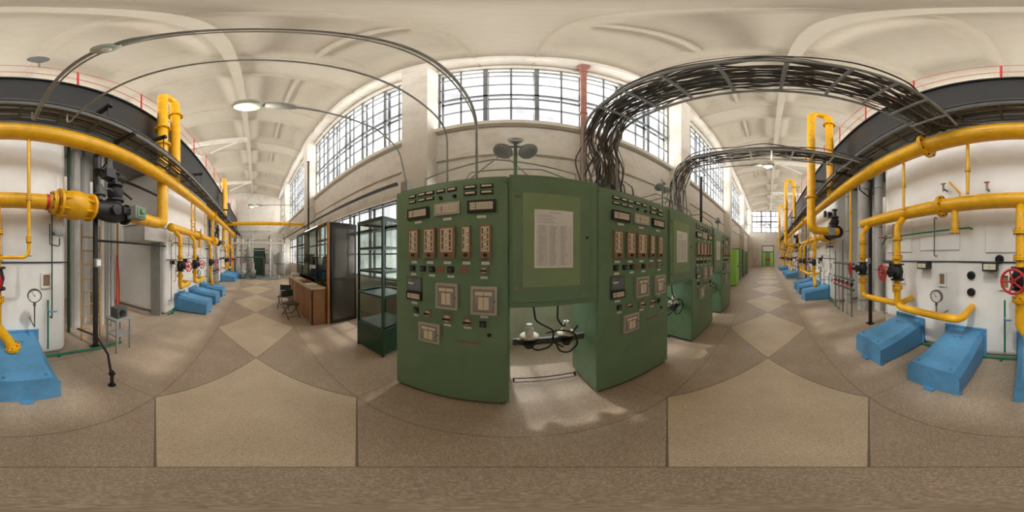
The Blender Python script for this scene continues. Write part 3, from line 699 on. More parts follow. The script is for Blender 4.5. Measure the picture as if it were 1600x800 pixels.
for X,z0 in((1.62,2.3),(.64,2.36)):
    c=pipe('thin_gas_pipe','thin yellow pipe rising to the main gas pipe',[(X,-1.78,z0),(X,-1.78,3.13)],.022,n=10,fl=[((X,-1.78,2.7),(0,0,1))],group='thin risers'); SET.append(c)
c=pipe('impulse_pipe','thin yellow pipe curving down in front of the boiler',[S(45,208,Y=-1.72),S(45,395,Y=-1.72),S(38,402,Y=-1.72),S(2,402,Y=-1.75)],.02,R=.06,n=10,fl=[(S(45,310,Y=-1.72),(0,0,1)),(S(45,375,Y=-1.72),(0,0,1))],group='impulse pipes'); SET.append(c)
p=S(1492,364,Y=PY)
c=pipe('stub_pipe','short yellow capped stub below the header',[(p.x,PY,PZ-.02),p],.045,n=14,fl=[(p+Vector((0,0,.02)),(0,0,1))],group='stub pipes'); SET.append(c)
def gauge(p,r,zbase,face=(0,1,0)):
    p=Vector(p); f=Vector(face).normalized()
    c=thing('pressure_gauge','round white-faced pressure gauge with grey case on thin stem','pressure gauge',(p.x,p.y,zbase),'round pressure gauges')
    b=MB(); b.lathe(p-f*.03,f,[(0,r*.9),(.01,r),(.045,r),(.05,r*.95),(.048,r*.88),(.036,r*.87)],'dgrey',28); part(b,'case',c)
    b=MB(); b.lathe(p+f*.006,f,[(0,r*.88),(.003,r*.88)],'white',28); u,v=perp(f)
    for i in range(13):
        a=math.radians(-45+i*22.5); up=Vector((0,0,1)); sd=f.cross(up); d=sd*math.cos(a)+up*math.sin(a)
        b.cyl(p+f*.0105+d*r*.68,p+f*.0105+d*r*.8,r*.018,'black',4)
    dl=part(b,'dial',c,'white dial')
    b=MB(); b.cyl(p+f*.012,p+f*.012+(Vector((0,0,1))*.55+f.cross(Vector((0,0,1)))*.4)*r,r*.03,'black',4); b.lathe(p+f*.009,f,[(0,r*.08),(.008,r*.08)],'black',10); part(b,'needle',dl,'black needle')
    b=MB(); b.tube([p-Vector((0,0,r*.95)),(p.x,p.y,zbase)],.009,'steel',8); b.lathe((p.x,p.y,p.z-r*1.5),(0,0,1),[(0,.018),(.04,.018)],'steel',8); b.tube([(p.x,p.y,zbase),(p.x,-2.2,zbase)],.009,'steel',8); part(b,'stem',c)
    SET.append(c)
gauge(S(54,462,Y=-1.85),.085,.72); gauge(S(1463,463,Y=-1.85),.09,.75)
c=S(93,362,Y=-2.0)
b=MB(); b.lathe(c,(.3,1,0),[(0,.07),(.05,.075),(.06,.06),(.065,.03)],'grey',20); b.lathe(c,(0,-1,0),[(0,.03),(.2,.03)],'dgrey',10); SET.append(single(b,'pressure_switch','round grey pressure switch head on the boiler','sensor','pressure switches'))
b=MB(); b.tube(fillet([S(93,372,Y=-2.0),S(93,385,Y=-2.0),S(78,382,Y=-2.0),S(78,350,Y=-2.0),S(78,350,Y=-2.2)],.03),.008,'black',6); SET.append(single(b,'sensor_cable','thin black cable looping from a sensor','cable','sensor cables'))
for px,py,w,h in((1385,414,.17,.1),(1440,415,.19,.11),(1546,417,.2,.12)):
    p=S(px,py,Y=-2.05); c=thing('draught_meter','black rectangular draught meter with pale scale on the boiler','meter',(p.x,p.y,p.z-h/2),'draught meters')
    b=MB(); b.box(p.x-w/2,p.x+w/2,-2.2,-2.05,p.z-h/2,p.z+h/2,'black'); part(b,'meter_case',c,bev=.008)
    b=MB(); b.box(p.x-w*.4,p.x+w*.4,-2.05,-2.047,p.z-h*.3,p.z+h*.3,'cream'); b.box(p.x-w*.3,p.x+w*.3,-2.048,-2.045,p.z-.002,p.z+.002,'ink'); b.box(p.x-.002,p.x+.002,-2.048,-2.044,p.z-h*.2,p.z+h*.2,'black'); part(b,'scale',c); SET.append(c)
b=MB(); b.tube([(2.6,-2.185,1.5),(1.0,-2.185,1.52),(-.98,-2.185,1.51)],.01,'black',6); SET.append(single(b,'front_cable','thin black cable strung across the boiler front','cable','boiler front cables'))
b=MB(); p0=S(1385,372,Y=-2.1);p1=S(1515,356,Y=-2.1); b.tube([(2.5,-2.1,1.83),p0,p1,(p1.x,-2.2,p1.z)],.014,'gpipe',8); b.tube([p0,(p0.x,-1.98,p0.z)],.012,'red',8); b.tube([(p0.x-.08,-1.98,p0.z),(p0.x+.08,-1.98,p0.z+.01)],.009,'red',8); SET.append(single(b,'green_pipe','thin green pipe with small red lever on boiler front','pipe','thin green pipes'))
b=MB(); b.tube(fillet([(-1.8,-1.95,.05),(-1.0,-2.08,.06),(-.4,-2.12,.06),(2.6,-2.12,.06)],.05),.02,'gpipe',8)
for xx in(-.8,.3,1.35,2.4): b.box(xx-.02,xx+.02,-2.15,-2.09,0,.05,'gpipe')
SET.append(single(b,'drain_pipe','green drain pipe running low along the boiler base','pipe','green drain pipes'))
for px,pz0,pz1,pt in((75,470,545,484),(1570,470,550,496)):
    b=MB(); b.tube([S(px,pz0,Y=-2.1),S(px,pz1,Y=-2.1)],.013,'gpipe',8); q=S(px,pt,Y=-2.08); b.tube([q,q+Vector((0,.1,0)),q+Vector((-.09,.1,0))],.011,'blue',6); b.tube([S(px,pz0,Y=-2.1),S(px,pz0,Y=-2.2)],.013,'gpipe',8)
    SET.append(single(b,'drain_tap','thin green riser with a small blue-lever tap','tap','drain taps'))
for px,py,k in((1474,290,'gratebrown'),(1542,288,'red')):
    p=S(px,py,Y=-2.0); c=thing('small_valve','small brass valve with a %s handle above the gas header'%('red' if k=='red' else 'orange'),'valve',(p.x,p.y,p.z-.06),'small header valves')
    b=MB(); b.cyl((p.x,p.y,p.z-.09),(p.x,p.y,p.z+.02),.016,'steel',8); b.tube([(p.x,-2.2,p.z-.05),(p.x,p.y,p.z-.05)],.014,'steel',8); part(b,'valve_body',c)
    b=MB(); b.torus((p.x,p.y,p.z+.03),(0,.3,1),.032,.007,k,14,6); b.cyl((p.x-.03,p.y,p.z+.03),(p.x+.03,p.y,p.z+.03),.005,k,6); part(b,'handle',c); SET.append(c)
c=pipe('small_feed_pipe','thin yellow bent pipe beside a small valve',[S(1484,285,Y=-2.2),S(1484,285,Y=-2.05),S(1500,302,Y=-2.05),S(1500,312,Y=-1.95)],.014,n=8,R=.04,group='small feed pipes'); SET.append(c)
for X,za,zb,k in((2.2,2.2,.9,'gratebrown'),(1.3,2.2,1.6,'steel'),(-.7,2.2,.7,'dgreen'),(2.45,2.0,.4,'steel')):
    b=MB(); b.tube(fillet([(X,-2.2,za),(X,-2.12,za),(X,-2.12,zb),(X,-2.2,zb)],.03),.010,k,8); SET.append(single(b,'impulse_tube','thin impulse tube running down the boiler front','tube','impulse tubes'))
for dx in(-6.15,-12.0,6.0,12.0,18.0):
    for o in list(SET): copytree(o,None,(dx,0,0))

# ================================================================= BIG YELLOW PIPES
pipe('main_gas_pipe','very long thick yellow main gas pipe running the hall length',[(-17.5,-1.7,3.24),(24.3,-1.7,3.24)],.125,fl=[((x,-1.7,3.24),(1,0,0)) for x in(-12,-6.2,1.15,7.2,13)],n=24)
g='yellow riser loops'; gl='tall yellow U-shaped gas pipe loop rising past the walkway'
pipe('gas_riser_loop',gl,[(-1.84,PY,PZ),(-2.7,PY,PZ),(-2.82,-1.82,PZ+.02),(-2.82,-1.82,6.7),(-3.28,-1.78,6.7),(-3.28,-1.76,3.45),(-3.0,-1.7,3.26)],.115,R=.26,fl=[((-2.82,-1.82,4.3),(0,0,1)),((-2.82,-1.82,4.9),(0,0,1)),((-3.28,-1.77,5.9),(0,0,1))],group=g,n=22)
pipe('gas_riser_loop',gl,[(-9.0,PY,PZ),(-9.0,-1.8,PZ+.3),(-9.0,-1.8,6.3),(-9.3,-1.78,6.3),(-9.3,-1.72,3.3)],.1,R=.25,fl=[((-9.0,-1.8,4.3),(0,0,1))],group=g)
for X in(4.14,10.14,16.14):
    pipe('gas_riser_loop',gl,[(X+.02,PY,PZ),(X,-1.6,PZ),(X,-1.12,PZ),(X,-1.12,6.7),(X,-1.62,6.7),(X,-1.68,3.3)],.11,R=.25,fl=[((X,-1.12,4.6),(0,0,1)),((X,-1.12,3.2),(0,0,1)),((X,-1.63,6.2),(0,0,1))],group=g,n=20)
pipe('cross_gas_pipe','yellow gas pipe crossing the hall to the window wall',[(-9,-1.7,3.42),(-9,2.75,3.42)],.1,fl=[((-9,1.9,3.42),(0,1,0))])
for X,z in((3.15,1.4),(9.1,1.4),(15.1,1.4),(-6.4,2.3),(-4.2,2.3),(-10.4,2.3),(6.0,2.3),(12.2,2.3)):
    pipe('thin_gas_pipe','thin yellow pipe rising beside a black post',[(X,-1.75,z),(X,-1.75,3.14)],.024,n=10,fl=[((X,-1.75,2.6),(0,0,1))],group='gap risers')
# ================================================================= WALKWAY
def walkway():
    c=thing('walkway','long black steel gallery girder with red railing above the boilers','walkway',(3,-2.5,4.2))
    g=MB(); x0,x1=XW+.1,XE-.1
    g.box(x0,x1,-2.13,-2.1,4.26,5.58,'girder'); g.box(x0,x1,-2.24,-2.05,5.58,5.64,'girder'); g.box(x0,x1,-2.24,-2.05,4.22,4.26,'girder')
    part(g,'girder',c)
    d=MB(); d.box(x0,x1,-3.3,-2.24,5.58,5.64,'girder'); d.box(x0,x1,-3.32,-3.28,4.9,5.58,'girder'); part(d,'deck',c)
    p=MB(); p.cyl((x0,-2.12,5.64),(x0,-2.12,6.6),.018,'red',8); p0=part(p,'railing_post',c); rep(p0,[(1.4*i,0,0) for i in range(1,31)])
    for z in(6.1,6.6): r=MB(); r.tube([(x0,-2.12,z),(x1,-2.12,z)],.009,'red',8); part(r,'handrail',c)
    bm=MB(); bm.box(x0+1.5,x0+1.6,-3.28,-2.24,4.9,5.1,'girder'); b0=part(bm,'cross_beam',c); rep(b0,[(3*i,0,0) for i in range(1,14)])
walkway()
b=MB(); b.box(XW+.1,XE-.1,-4.5,-3.5,4.2,5.7,'insul')
for i in range(14): b.box(XW+1+3*i,XW+1.06+3*i,-3.5,-3.46,4.2,5.7,'grey')
single(b,'flue_duct','long pale sheet-metal flue duct lying above the boilers','duct')
c=thing('gallery_floodlight','grey floodlight on a short post at the gallery railing','floodlight',(-.52,-2.12,6.6))
b=MB(); b.cyl((-.52,-2.12,6.6),(-.52,-2.12,7.05),.018,'mgrey',8); part(b,'post',c)
b=MB(); b.lathe((-.52,-2.14,7.1),(.3,1,-.5),[(0,.05),(.05,.1),(.14,.15),(.15,.14)],'dgrey',18); part(b,'lamp_head',c)
for X in(-1.42,2.95,-7.3,9.0,15.0,21.0,-13.2):
    Yp=-2.14
    c=thing('support_post','black steel post with pipe bracket standing before the boilers','post',(X,Yp,0),'black support posts')
    b=MB(); b.box(X-.03,X+.03,Yp-.03,Yp+.03,0,3.42,'black'); b.box(X-.08,X+.08,Yp-.07,Yp+.07,0,.015,'black'); part(b,'post_shaft',c)
    b=MB(); b.box(X-.025,X+.025,Yp,-1.3,3.385,3.43,'black'); b.tube([(X,Yp,2.95),(X,-1.86,3.1),(X,-1.86,3.39)],.016,'black',6); part(b,'bracket',c)
    b=MB(); b.box(X-.05,X+.05,Yp+.03,Yp+.09,1.43,1.56,'grey'); b.box(X-.035,X+.035,Yp+.09,Yp+.1,1.45,1.54,'white'); part(b,'junction_box',c,'small grey junction box')
for i,(y,z,r,k) in enumerate(((-2.0,3.75,.03,'dgrey'),(-1.98,3.9,.018,'black'),(-2.02,4.05,.022,'rubber'),(-1.95,3.6,.014,'rubber'),(-1.3,3.46,.012,'rubber'),(-1.96,4.14,.012,'cablegrey'),(-1.9,3.68,.012,'cablegrey'),(-1.88,3.82,.016,'rubber'))):
    b=MB(); b.tube([(-17+2.5*j,y+random.uniform(-.02,.02),z+random.uniform(-.03,.03)) for j in range(17)],r,k,8); single(b,'service_pipe','dark service line running under the walkway','pipe','service lines under the walkway')
for X in(-1.1,-2.2,-4.0,-7.9,3.3,4.5,9.6,14.8):
    b=MB(); b.box(X-.03,X+.03,-2.3,-1.35,3.9,3.96,'black'); b.tube([(X,-2.2,4.22),(X,-2.2,3.96)],.02,'black',6); b.tube([(X,-1.4,3.92),(X,-1.4,3.5)],.012,'black',6); b.tube([(X,-2.15,4.22),(X,-1.5,3.94)],.014,'black',6)
    single(b,'tray_hanger','black steel hanger bracket carrying the cable tray','bracket','black tray hangers')
for z0,z1,x0,x1 in((3.1,3.1,-3.6,-1.42),(2.75,3.1,-2.3,-1.42),(1.85,1.85,-3.55,-1.42)):
    b=MB(); b.tube([(x0,-2.2,z0),(x1,-2.2,z1)],.03 if z0==3.1 else .022,'black',6); single(b,'steel_brace','black steel brace between post and boiler','brace','black steel braces')
c=thing('ladder','ochre steel ladder between boilers','ladder',(-1.45,-2.45,0))
for x in(-1.72,-1.34):
    b=MB(); b.tube([(x,-2.45,0),(x,-2.45,2.15)],.014,'gratebrown',8); part(b,'stile',c)
b=MB(); b.tube([(-1.72,-2.45,.25),(-1.34,-2.45,.25)],.010,'gratebrown',8); r0=part(b,'rung',c); rep(r0,[(0,0,.24*i) for i in range(1,8)])
for X,Y,k,r in((-1.15,-2.9,'gratebrown',.02),(-1.3,-2.9,'dgreen',.03),(-1.55,-3.1,'insul',.11),(-1.95,-2.9,'gratebrown',.025),(-2.1,-2.9,'insul',.05),(-2.3,-2.9,'insul',.05),(-2.2,-2.7,'grey',.03),(-2.6,-3.3,'insul',.14),(-2.9,-3.3,'gratebrown',.03),(-1.9,-3.3,'insul',.12)):
    b=MB(); b.tube([(X,Y,0),(X,Y,4.18)],r,k,10); single(b,'vertical_pipe','thin vertical pipe in the gap between boilers','pipe','gap pipes')
b=MB(); b.box(-3.6,-2.7,-2.85,-2.2,1.95,2.3,'insul'); b.box(-3.6,-2.68,-2.87,-2.18,2.3,2.32,'grey'); b.box(-3.5,-3.45,-2.6,-2.3,0,1.95,'grey'); single(b,'air_duct','pale grey sheet-metal duct box between boilers','duct')
c=thing('metal_stand','small grey angle-iron stand with a shelf','stand',(-1.65,-2.05,0))
for x in(-1.82,-1.55):
    for y in(-2.0,-1.78): b=MB(); b.box(x-.012,x+.012,y-.012,y+.012,0,.58,'grey'); part(b,'leg',c)
b=MB(); b.box(-1.84,-1.53,-2.02,-1.76,.58,.61,'grey'); part(b,'top',c); b=MB(); b.box(-1.82,-1.55,-2.0,-1.78,.3,.32,'grey'); part(b,'shelf',c)
b=MB(); b.box(-1.8,-1.6,-1.98,-1.82,.61,.78,'dgrey'); b.cyl((-1.69,-1.82,.7),(-1.69,-1.79,.7),.05,'black',14); single(b,'motor_unit','small grey motor unit on a metal stand','motor')
c=thing('floor_standpipe','short black capped standpipe with a horizontal arm','standpipe',(-1.0,-1.22,0))
b=MB(); b.cyl((-1.0,-1.22,0),(-1.0,-1.22,.2),.02,'black',12); b.lathe((-1.0,-1.22,.2),(0,0,1),[(0,.035),(.02,.035),(.021,.025),(.05,.025)],'black',14); b.lathe((-1.0,-1.22,0),(0,0,1),[(0,.04),(.012,.04)],'black',14); part(b,'standpipe_body',c)
b=MB(); b.tube([(-1.0,-1.22,.14),(-1.25,-1.6,.2),(-1.36,-2.02,.3),(-1.1,-2.15,.45)],.016,'black',8); part(b,'arm',c)
b=MB(); b.tube(fillet([(-2.6,-2.9,0),(-2.6,-2.9,1.0),(-2.35,-2.7,1.75),(-2.35,-2.7,0)],.05),.015,'red',8); single(b,'red_guard_rail','bent red steel guard rail between boilers','guard rail')
for X,Y,r in((3.2,-3.2,.14),(3.6,-2.9,.12),(3.95,-2.6,.15),(4.3,-2.9,.14),(4.75,-2.55,.1),(9.5,-2.6,.13),(9.9,-2.5,.1),(10.4,-2.6,.12),(15.4,-2.6,.12),(16.3,-2.6,.12),(-8.3,-2.7,.12),(-8.9,-2.5,.1)):
    c=thing('insulated_pipe','vertical pipe wrapped in pale insulation between boilers','pipe',(X,Y,0),'insulated vertical pipes')
    b=MB(); b.cyl((X,Y,0),(X,Y,4.2),r,'insul',16); part(b,'pipe_body',c)
    for z in(.3,1.2,2.4,3.6): b=MB(); b.lathe((X,Y,z),(0,0,1),[(0,r+.008),(.04,r+.008)],'grey',16); part(b,'band',c)
for X0 in(3.45,9.7,-8.6):
    c=thing('valve_manifold','low manifold of steel pipes with small red-wheeled valves','valve manifold',(X0+.4,-2.0,0),'valve manifolds')
    for z in(.75,1.0,1.4): b=MB(); b.tube([(X0,-2.0,z),(X0+1.2,-2.0,z)],.03,'dgrey',10); part(b,'manifold_pipe',c)
    for i in range(5):
        x=X0+.1+i*.25; b=MB(); b.tube([(x,-2.0,0),(x,-2.0,1.45+.3*(i%3))],.02,'grey' if i%2 else 'steel',8); b.lathe((x,-2.0,.84),(0,0,1),[(0,.035),(.03,.05),(.06,.05),(.09,.035)],'black',12); part(b,'riser',c)
        b=MB(); b.cyl((x,-2.0,.88),(x,-1.9,.88),.01,'steel',6); wheel(b,(x,-1.88,.88),(0,1,0),.05,'red'); part(b,'handwheel',c)
# ================================================================= CABLE LADDERS
def cable_ladder(x0,x1,z,ya,yb,ncab):
    c=thing('cable_bridge','steel bridge loaded with grey cables arching over the aisle','cable tray',((x0+x1)/2,ya,2.3),'overhead cable bridges')
    for x in(x0,x1): b=MB(); b.tube(fillet([(x,ya,2.28),(x,ya,z),(x,yb,z)],.35,8),.015,'grey',8); part(b,'side_rail',c)
    y=ya-.3
    while y>yb: 
        r=MB(); r.box(x0,x1,y-.012,y+.012,z-.024,z-.005,'grey'); part(r,'rung',c); y-=.3
    q=MB()
    for i in range(ncab):
        x=x0+.03+(x1-x0-.06)*((i*7)%ncab)/(ncab-1); dz=random.uniform(0,.09); r=random.choice((.005,.006,.008,.010))
        xa=x+random.uniform(-.1,.25); ya_=ya+random.uniform(-.03,.18)
        pts=[(xa+random.uniform(-.15,.15),ya_+.02,2.28),(xa,ya_,2.7),(x+random.uniform(-.05,.05),ya_-.05,z-.3+random.uniform(-.12,.1)),(x,ya-.25,z+.03+dz)]
        y=ya-.6
        while y>yb+.3: pts.append((x+random.uniform(-.07,.07),y,z+.02+dz+random.uniform(-.025,.025))); y-=.4
        pts.append((x,yb,z+.03+dz)); pts.append((x+random.uniform(-.5,.5),yb-.12,z+.06+dz*.3))
        q.tube(fillet(pts,.3,5),r,random.choice(('cablegrey','rubber','rubber')),6)
    o=part(q,'cable_bundle',c,'bundle of grey and black cables'); o['kind']='stuff'
cable_ladder(.66,1.06,3.3,1.42,-1.5,46)
cable_ladder(2.22,2.52,3.3,1.45,-1.4,24)
c=thing('cable_tray','long steel cable tray with cables above the yellow pipe','cable tray',(3,-1.5,3.42))
for y in(-1.36,-1.66): b=MB(); b.box(-15,22,y-.008,y+.008,3.43,3.5,'dgrey'); part(b,'side_rail',c)
b=MB(); b.box(-15,-14.97,-1.652,-1.368,3.43,3.445,'dgrey'); r0=part(b,'rung',c); rep(r0,[(.4*i,0,0) for i in range(1,92)])
b=MB()
for i in range(16):
    y=-1.38-.017*i; pts=[(-15+k*1.25,y+random.uniform(-.012,.012),3.465+random.uniform(0,.06)) for k in range(30)]; b.tube(pts,random.choice((.008,.012)),random.choice(('rubber','cablegrey')),6)
o=part(b,'cable_bundle',c); o['kind']='stuff'
def conduit(x,y0,z0,zt,y1,zend,r=.01):
    b=MB(); b.tube(fillet([(x,y0,z0),(x,y0,zt),(x,y1,zt),(x,y1,zend)],.3,8),r,'conduit',8); return single(b,'conduit','thin grey steel conduit arching over the aisle','conduit','conduits over the aisle')
conduit(-.3,1.36,2.28,3.25,-1.5,3.46,.012); conduit(-.335,1.5,2.28,3.3,-1.55,3.46,.007)
conduit(-.62,1.48,2.28,3.2,-1.42,3.46,.010)
def lamp(x,y,z,lit,s=1.0,label=None):
    c=thing('hanging_lamp',label or ('grey cobra-head lamp with glowing oval bowl' if lit else 'small unlit oval lamp on a conduit'),'lamp',(x,y,z),'oval aisle lamps')
    b=MB(); b.tube([(x,y+.52*s,z+.03),(x,y+.3*s,z+.03)],.014,'conduit',10); b.ball((x,y+.2*s,z+.03),.045*s,.15*s,.04*s,'grey'); part(b,'housing',c)
    b=MB(); b.ball((x,y-.04*s,z+.035),.078*s,.13*s,.04*s,'silver',20,10); part(b,'reflector',c)
    b=MB(); b.ball((x,y-.04*s,z+.005),.068*s,.115*s,.045*s,'bowl',20,10); gb=part(b,'glass_bowl',c)
    b=MB(); b.ball((x,y-.03*s,z-.03),.032*s,.045*s,.02*s,'glow' if lit else 'white',16,8); part(b,'bulb',gb)
    return c
lamp(-1.2,-.02,3.17,True,label='grey cobra-head lamp with glowing oval bowl above the aisle')
b=MB(); b.tube(fillet([(-1.25,1.65,2.6),(-1.25,1.5,3.1),(-1.2,1.1,3.2),(-1.2,.45,3.2)],.25),.010,'conduit',8); b.box(-1.3,-1.2,1.6,1.72,2.14,2.6,'conduit'); b.tube([(-1.25,1.66,2.2),(-1.0,1.66,2.2)],.012,'conduit',8); single(b,'conduit','thin grey conduit arm carrying the aisle lamp','conduit','conduits over the aisle')
lamp(-.3,-.38,3.2,False,.5)
lamp(2.6,.03,3.2,True,.8); lamp(-5.0,-.1,3.18,True,.9); lamp(8.5,.0,3.2,True,.9)
for X,z0,yb in((2.6,2.27,1.7),(-5.0,2.37,1.9),(8.5,0,2.0)):
    b=MB(); b.tube(fillet([(X,yb,z0),(X,yb,3.25),(X,.35,3.23)],.25),.010,'conduit',8); single(b,'conduit','thin grey conduit arm carrying an aisle lamp','conduit','conduits over the aisle')
for pts,r in(([(-1.0,1.7,2.28),(-1.0,1.7,2.6),(-.2,1.7,2.75),(.7,1.7,2.6),(.7,1.7,2.28)],.011),([(-.7,1.74,2.28),(-.1,1.74,2.85),(.2,1.74,2.5),(.5,1.74,2.28)],.010),([(-1.03,1.76,2.28),(-1.03,1.76,2.5),(.0,1.76,2.45),(.75,1.76,2.28)],.010),([(-.9,1.6,2.28),(-.85,1.6,2.42),(-.1,1.62,2.40),(-.05,1.6,2.28)],.008),([(-.5,1.5,2.28),(-.4,1.55,2.5),(.3,1.6,2.55),(.9,1.6,2.35),(1.0,1.55,2.28)],.008)):
    b=MB(); b.tube(pts,r,'conduit',8); single(b,'conduit','bent grey conduit frame above the control cabinets','conduit','conduits over the aisle')
b=MB(); b.box(-1.06,-.94,1.5,1.6,2.3,2.38,'dgrey'); b.cyl((-1.06,1.55,2.34),(-1.16,1.5,2.36),.035,'black',12); b.box(-1.02,-.98,1.53,1.57,2.275,2.3,'dgrey'); single(b,'small_floodlight','small dark box lamp on top of a cabinet','lamp')
for i,(xa,xb) in enumerate(((1.2,1.25),(1.35,1.5),(1.5,1.8),(2.6,2.7),(2.8,3.0),(3.2,3.3),(4.6,4.9))):
    b=MB(); b.tube(fillet([(xa,1.6,2.28),(xa,1.65,2.6),(xb,2.2,3.0),(xb,2.78,3.0)],.15),.011,'rubber',8); single(b,'cabinet_cable','dark cable running from a cabinet top to the wall','cable','cabinet cables')
# ================================================================= NORTH WALL ITEMS
b=MB(); b.cyl((1.22,2.6,0),(1.22,2.6,8.2),.06,'maroon',16)
for z in(2.5,5.0,7.6): b.lathe((1.22,2.6,z),(0,0,1),[(0,.075),(.06,.075)],'maroon',16)
b.lathe((1.22,2.6,8.05),(0,0,1),[(0,.07),(.05,.12),(.14,.13)],'maroon',16)
single(b,'drain_stack','vertical red-oxide drain pipe rising to the ceiling','pipe')
pipe('wall_pipe','dark grey pipe running along the window wall',[(-13.5,2.34,3.05),(-2.0,2.34,3.05)],.045,'dgrey',n=12)
b=MB(); b.cyl((-6.9,2.3,0),(-6.9,2.3,6.3),.045,'black',12); b.lathe((-6.9,2.3,6.3),(0,0,1),[(0,.06),(.05,.06)],'black',12); single(b,'black_standpipe','black vertical pipe beside the window pier','pipe')
b=MB(); b.cyl((5.4,2.35,0),(5.4,2.35,4.6),.05,'black',12); b.lathe((5.4,2.35,4.6),(0,0,1),[(0,.06),(.1,.06)],'black',12); single(b,'black_standpipe','black vertical pipe beside the window pier','pipe')
c=thing('tube_light','fluorescent tube lamp glowing above the booth','lamp',(-5.0,1.8,2.37)); b=MB(); b.box(-5.6,-4.4,1.75,1.85,2.44,2.5,'white'); b.box(-5.02,-4.98,1.78,1.82,2.37,2.44,'grey'); part(b,'fitting',c); b=MB(); b.cyl((-5.57,1.73,2.46),(-4.43,1.73,2.46),.018,'glow',8); part(b,'tube',c)
for x0,w,y0,d,h,k,l in((8.3,.9,1.65,.55,1.95,'brightgreen','bright lime green plain metal locker'),(10.6,.8,1.85,.5,2.1,'green','green metal cabinet beside the wall'),(12.2,.8,1.85,.5,2.1,'green','green metal cabinet beside the wall'),(14.6,.8,1.85,.5,2.0,'lgreen','pale green metal cabinet beside the wall')):
    c=thing('metal_locker',l,'locker',(x0+w/2,y0+d/2,0)); b=MB(); b.box(x0,x0+w,y0+.01,y0+d,.06,h,k); b.box(x0+.03,x0+w-.03,y0+.04,y0+d-.03,0,.06,'dgrey'); part(b,'locker_body',c,bev=.006)
    for a0,a1,hx in((x0+.02,x0+w/2-.003,x0+w/2-.05),(x0+w/2+.003,x0+w-.02,x0+w/2+.03)):
        b=MB(); b.box(a0,a1,y0,y0+.012,.09,h-.03,k); dd=part(b,'door',c); b=MB(); b.box(hx,hx+.02,y0-.03,y0,h*.5,h*.5+.12,'steel'); part(b,'handle',dd,'steel handle')
def pump(x,y,k='grey'):
    c=thing('pump','grey electric pump with flanged pipes on a low base','pump',(x,y,0),'pumps at the hall end')
    b=MB(); b.box(x-.5,x+.5,y-.2,y+.2,0.012,.12,'dgrey'); part(b,'base',c,bev=.01)
    b=MB(); b.lathe((x+.1,y,.4),(1,0,0),[(0,.16),(.02,.18),(.3,.18),(.32,.15),(.38,.12)],k,18); 
    for i in range(8): a=2*PI*i/8; b.box(x+.13,x+.38,y+.18*math.cos(a)-.006,y+.18*math.cos(a)+.006,.4+.18*math.sin(a)-.01,.4+.18*math.sin(a)+.01,k)
    b.box(x+.12,x+.36,y-.12,y+.12,.12,.26,k); part(b,'motor',c)
    b=MB(); b.lathe((x-.4,y,.4),(1,0,0),[(0,.1),(.04,.2),(.16,.2),(.2,.08),(.5,.04)],'insul',18); b.cyl((x-.3,y,.5),(x-.3,y,1.1),.07,'insul',12); b.lathe((x-.3,y,1.08),(0,0,1),[(0,.12),(.04,.12)],'red',14); b.box(x-.36,x-.24,y-.08,y+.08,.12,.25,k); part(b,'volute',c)
for x,y in((-11.8,-.95),(-14.2,-1.0),(-16.0,-1.2),(-12.0,-.2)): pump(x,y)
for X,Y in((-12.9,-1.5),(-13.2,-1.1),(-14.9,-1.6),(-15.3,-.7),(-16.8,-.2),(-12.7,-1.85),(-12.9,1.1)):
    c=thing('insulated_pipe','tall white insulated pipe near the hall end wall','pipe',(X,Y,0),'insulated pipes at the hall end')
    b=MB(); b.cyl((X,Y,0.012),(X,Y,3.0),.11,'insul',14); b.lathe((X,Y,3.0),(0,0,1),[(0,.17),(.05,.17),(.06,.1),(.3,.06)],'grey',14); part(b,'pipe_body',c)
    for z in(.4,1.3,2.4): b=MB(); b.lathe((X,Y,z),(0,0,1),[(0,.17),(.05,.17)],'grey',16); part(b,'flange',c)
for X,Y,r,h in((-12.9,-.55,.22,2.3),(-11.2,1.7,.3,1.9)):
    c=thing('filter_tank','upright grey domed tank with flanged pipes on short legs','tank',(X,Y,0),'upright tanks')
    b=MB(); b.lathe((X,Y,.3),(0,0,1),[(0,r*.4),(.08,r*.85),(.15,r),(h-.5,r),(h-.4,r*.85),(h-.33,r*.4)],'grey',20); part(b,'tank_body',c)
    b=MB(); b.lathe((X,Y,h*.55),(0,0,1),[(0,r*1.12),(.05,r*1.12)],'dgrey',20); part(b,'tank_flange',c)
    for a in(0,2.1,4.2): b=MB(); b.cyl((X+r*.7*math.cos(a),Y+r*.7*math.sin(a),.012),(X+r*.7*math.cos(a),Y+r*.7*math.sin(a),.5),.02,'dgrey',8); part(b,'leg',c)
for y0,y1,z,X,r,k in((-1.9,2.2,2.6,-12.6,.07,'insul'),(-1.6,.6,1.5,-12.45,.045,'dgrey'),(-2.05,1.3,2.05,-13.2,.05,'grey'),(-.3,2.2,3.0,-13.4,.06,'insul')):
    b=MB(); b.tube(fillet([(X,y0,0),(X,y0,z),(X,y1,z),(X,y1,0)],.2),r,k,12); single(b,'service_pipe','grey pipe loop beside the pumps','pipe','pipe loops at the hall end')
for i,(y,z,k,X) in enumerate(((-1.6,1.0,'red',XW),(-.9,1.3,'dgrey',XW),(1.0,1.3,'dgreen',-13.6),(1.8,1.2,'grey',-13.6))):
    b=MB(); b.box(X+.005,X+.12,y-.25,y+.25,z-.3,z+.5,k); b.box(X+.12,X+.135,y-.2,y+.2,z-.25,z+.45,'grey'); b.box(X+.135,X+.15,y+.12,y+.16,z,z+.12,'black'); single(b,'switch_box','metal switch box fixed to the end wall','switch box','end wall boxes')
b=MB(); b.box(-17.2,-11,-2.1,-.36,0,.012,'concrete'); b.box(-13.55,-11,-.36,1.6,0,.012,'concrete'); single(b,'floor_pad','grey-blue painted floor pad at the end of the hall','floor pad')
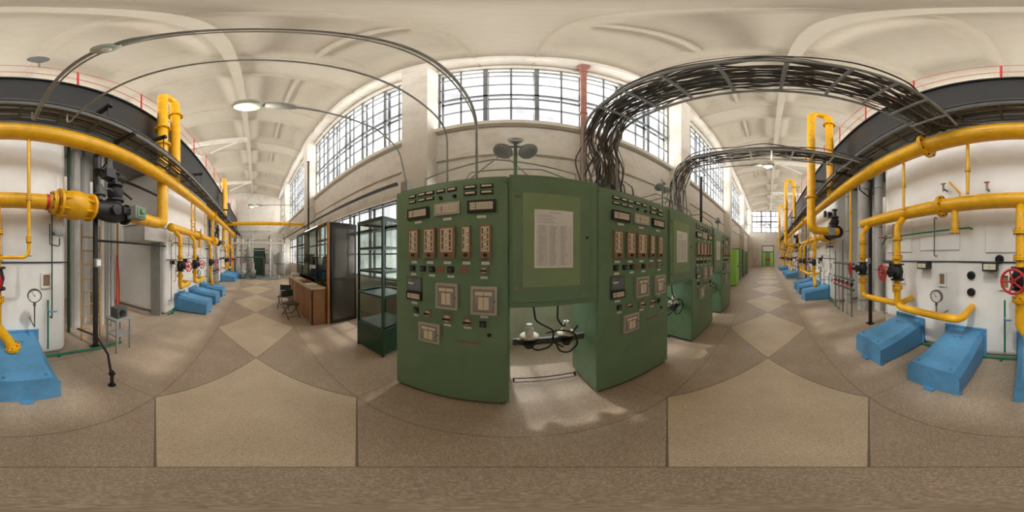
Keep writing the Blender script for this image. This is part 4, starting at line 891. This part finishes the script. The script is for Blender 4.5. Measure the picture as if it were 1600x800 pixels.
b=MB(); b.box(-17.99,-16.4,-4.2,-2.2,6.0,7.6,'wall'); b.box(-16.4,-16.38,-3.8,-2.6,6.4,7.2,'dgrey'); single(b,'control_booth','small white booth high on the end wall','booth')
for z,y0,y1 in((3.9,-3,2.3),(4.4,-3,1.5)):
    b=MB(); b.tube([(-17.6,y0,z),(-17.6,y1,z)],.07,'insul',12)
    for yy in(-2,0,1.4): b.box(-17.99,-17.55,yy-.03,yy+.03,z-.1,z-.06,'dgrey')
    single(b,'end_wall_pipe','insulated pipe bracketed along the end wall','pipe','end wall pipes')

# ================================================================= LIGHT
sd=bpy.data.lights.new('sun','SUN'); sd.energy=2.6; sd.angle=math.radians(3.0); sd.color=(1,.95,.86)
so=bpy.data.objects.new('sun',sd); COL.objects.link(so)
d=Vector((.11,-.80,-1.0)).normalized(); so.rotation_euler=d.to_track_quat('-Z','Y').to_euler()
for x,y,z,e in((-1.2,-.1,3.05,10),(2.6,0,3.1,8),(-5,-.1,3.08,8),(8.5,0,3.1,8)):
    pl=bpy.data.lights.new('bulb_light','POINT'); pl.energy=e; pl.shadow_soft_size=.06; pl.color=(1,.92,.76)
    o=bpy.data.objects.new('bulb_light',pl); o.location=(x,y,z); COL.objects.link(o)
ld=bpy.data.lights.new('tube_lamp_light','AREA'); ld.shape='RECTANGLE'; ld.size=1.2; ld.size_y=.05; ld.energy=25
o=bpy.data.objects.new('tube_lamp_light',ld); o.location=(-4.9,1.62,2.42); o.rotation_euler=(math.radians(25),0,0); COL.objects.link(o)
w=bpy.data.worlds.new('world'); scene.world=w; w.use_nodes=True
bg=w.node_tree.nodes['Background']; bg.inputs[0].default_value=(1,.99,.975,1); bg.inputs[1].default_value=2.4
# ================================================================= CAMERA
cd=bpy.data.cameras.new('camera'); cam=bpy.data.objects.new('camera',cd); COL.objects.link(cam)
cd.type='PANO'
try: cd.panorama_type='EQUIRECTANGULAR'
except Exception: pass
try: cd.cycles.panorama_type='EQUIRECTANGULAR'
except Exception as e: print('pano',e)
cam.location=(0,0,H); cam.rotation_euler=(PI/2,0,0); cd.clip_start=.01; cd.clip_end=200
scene.camera=cam
scene.view_settings.view_transform='Standard'
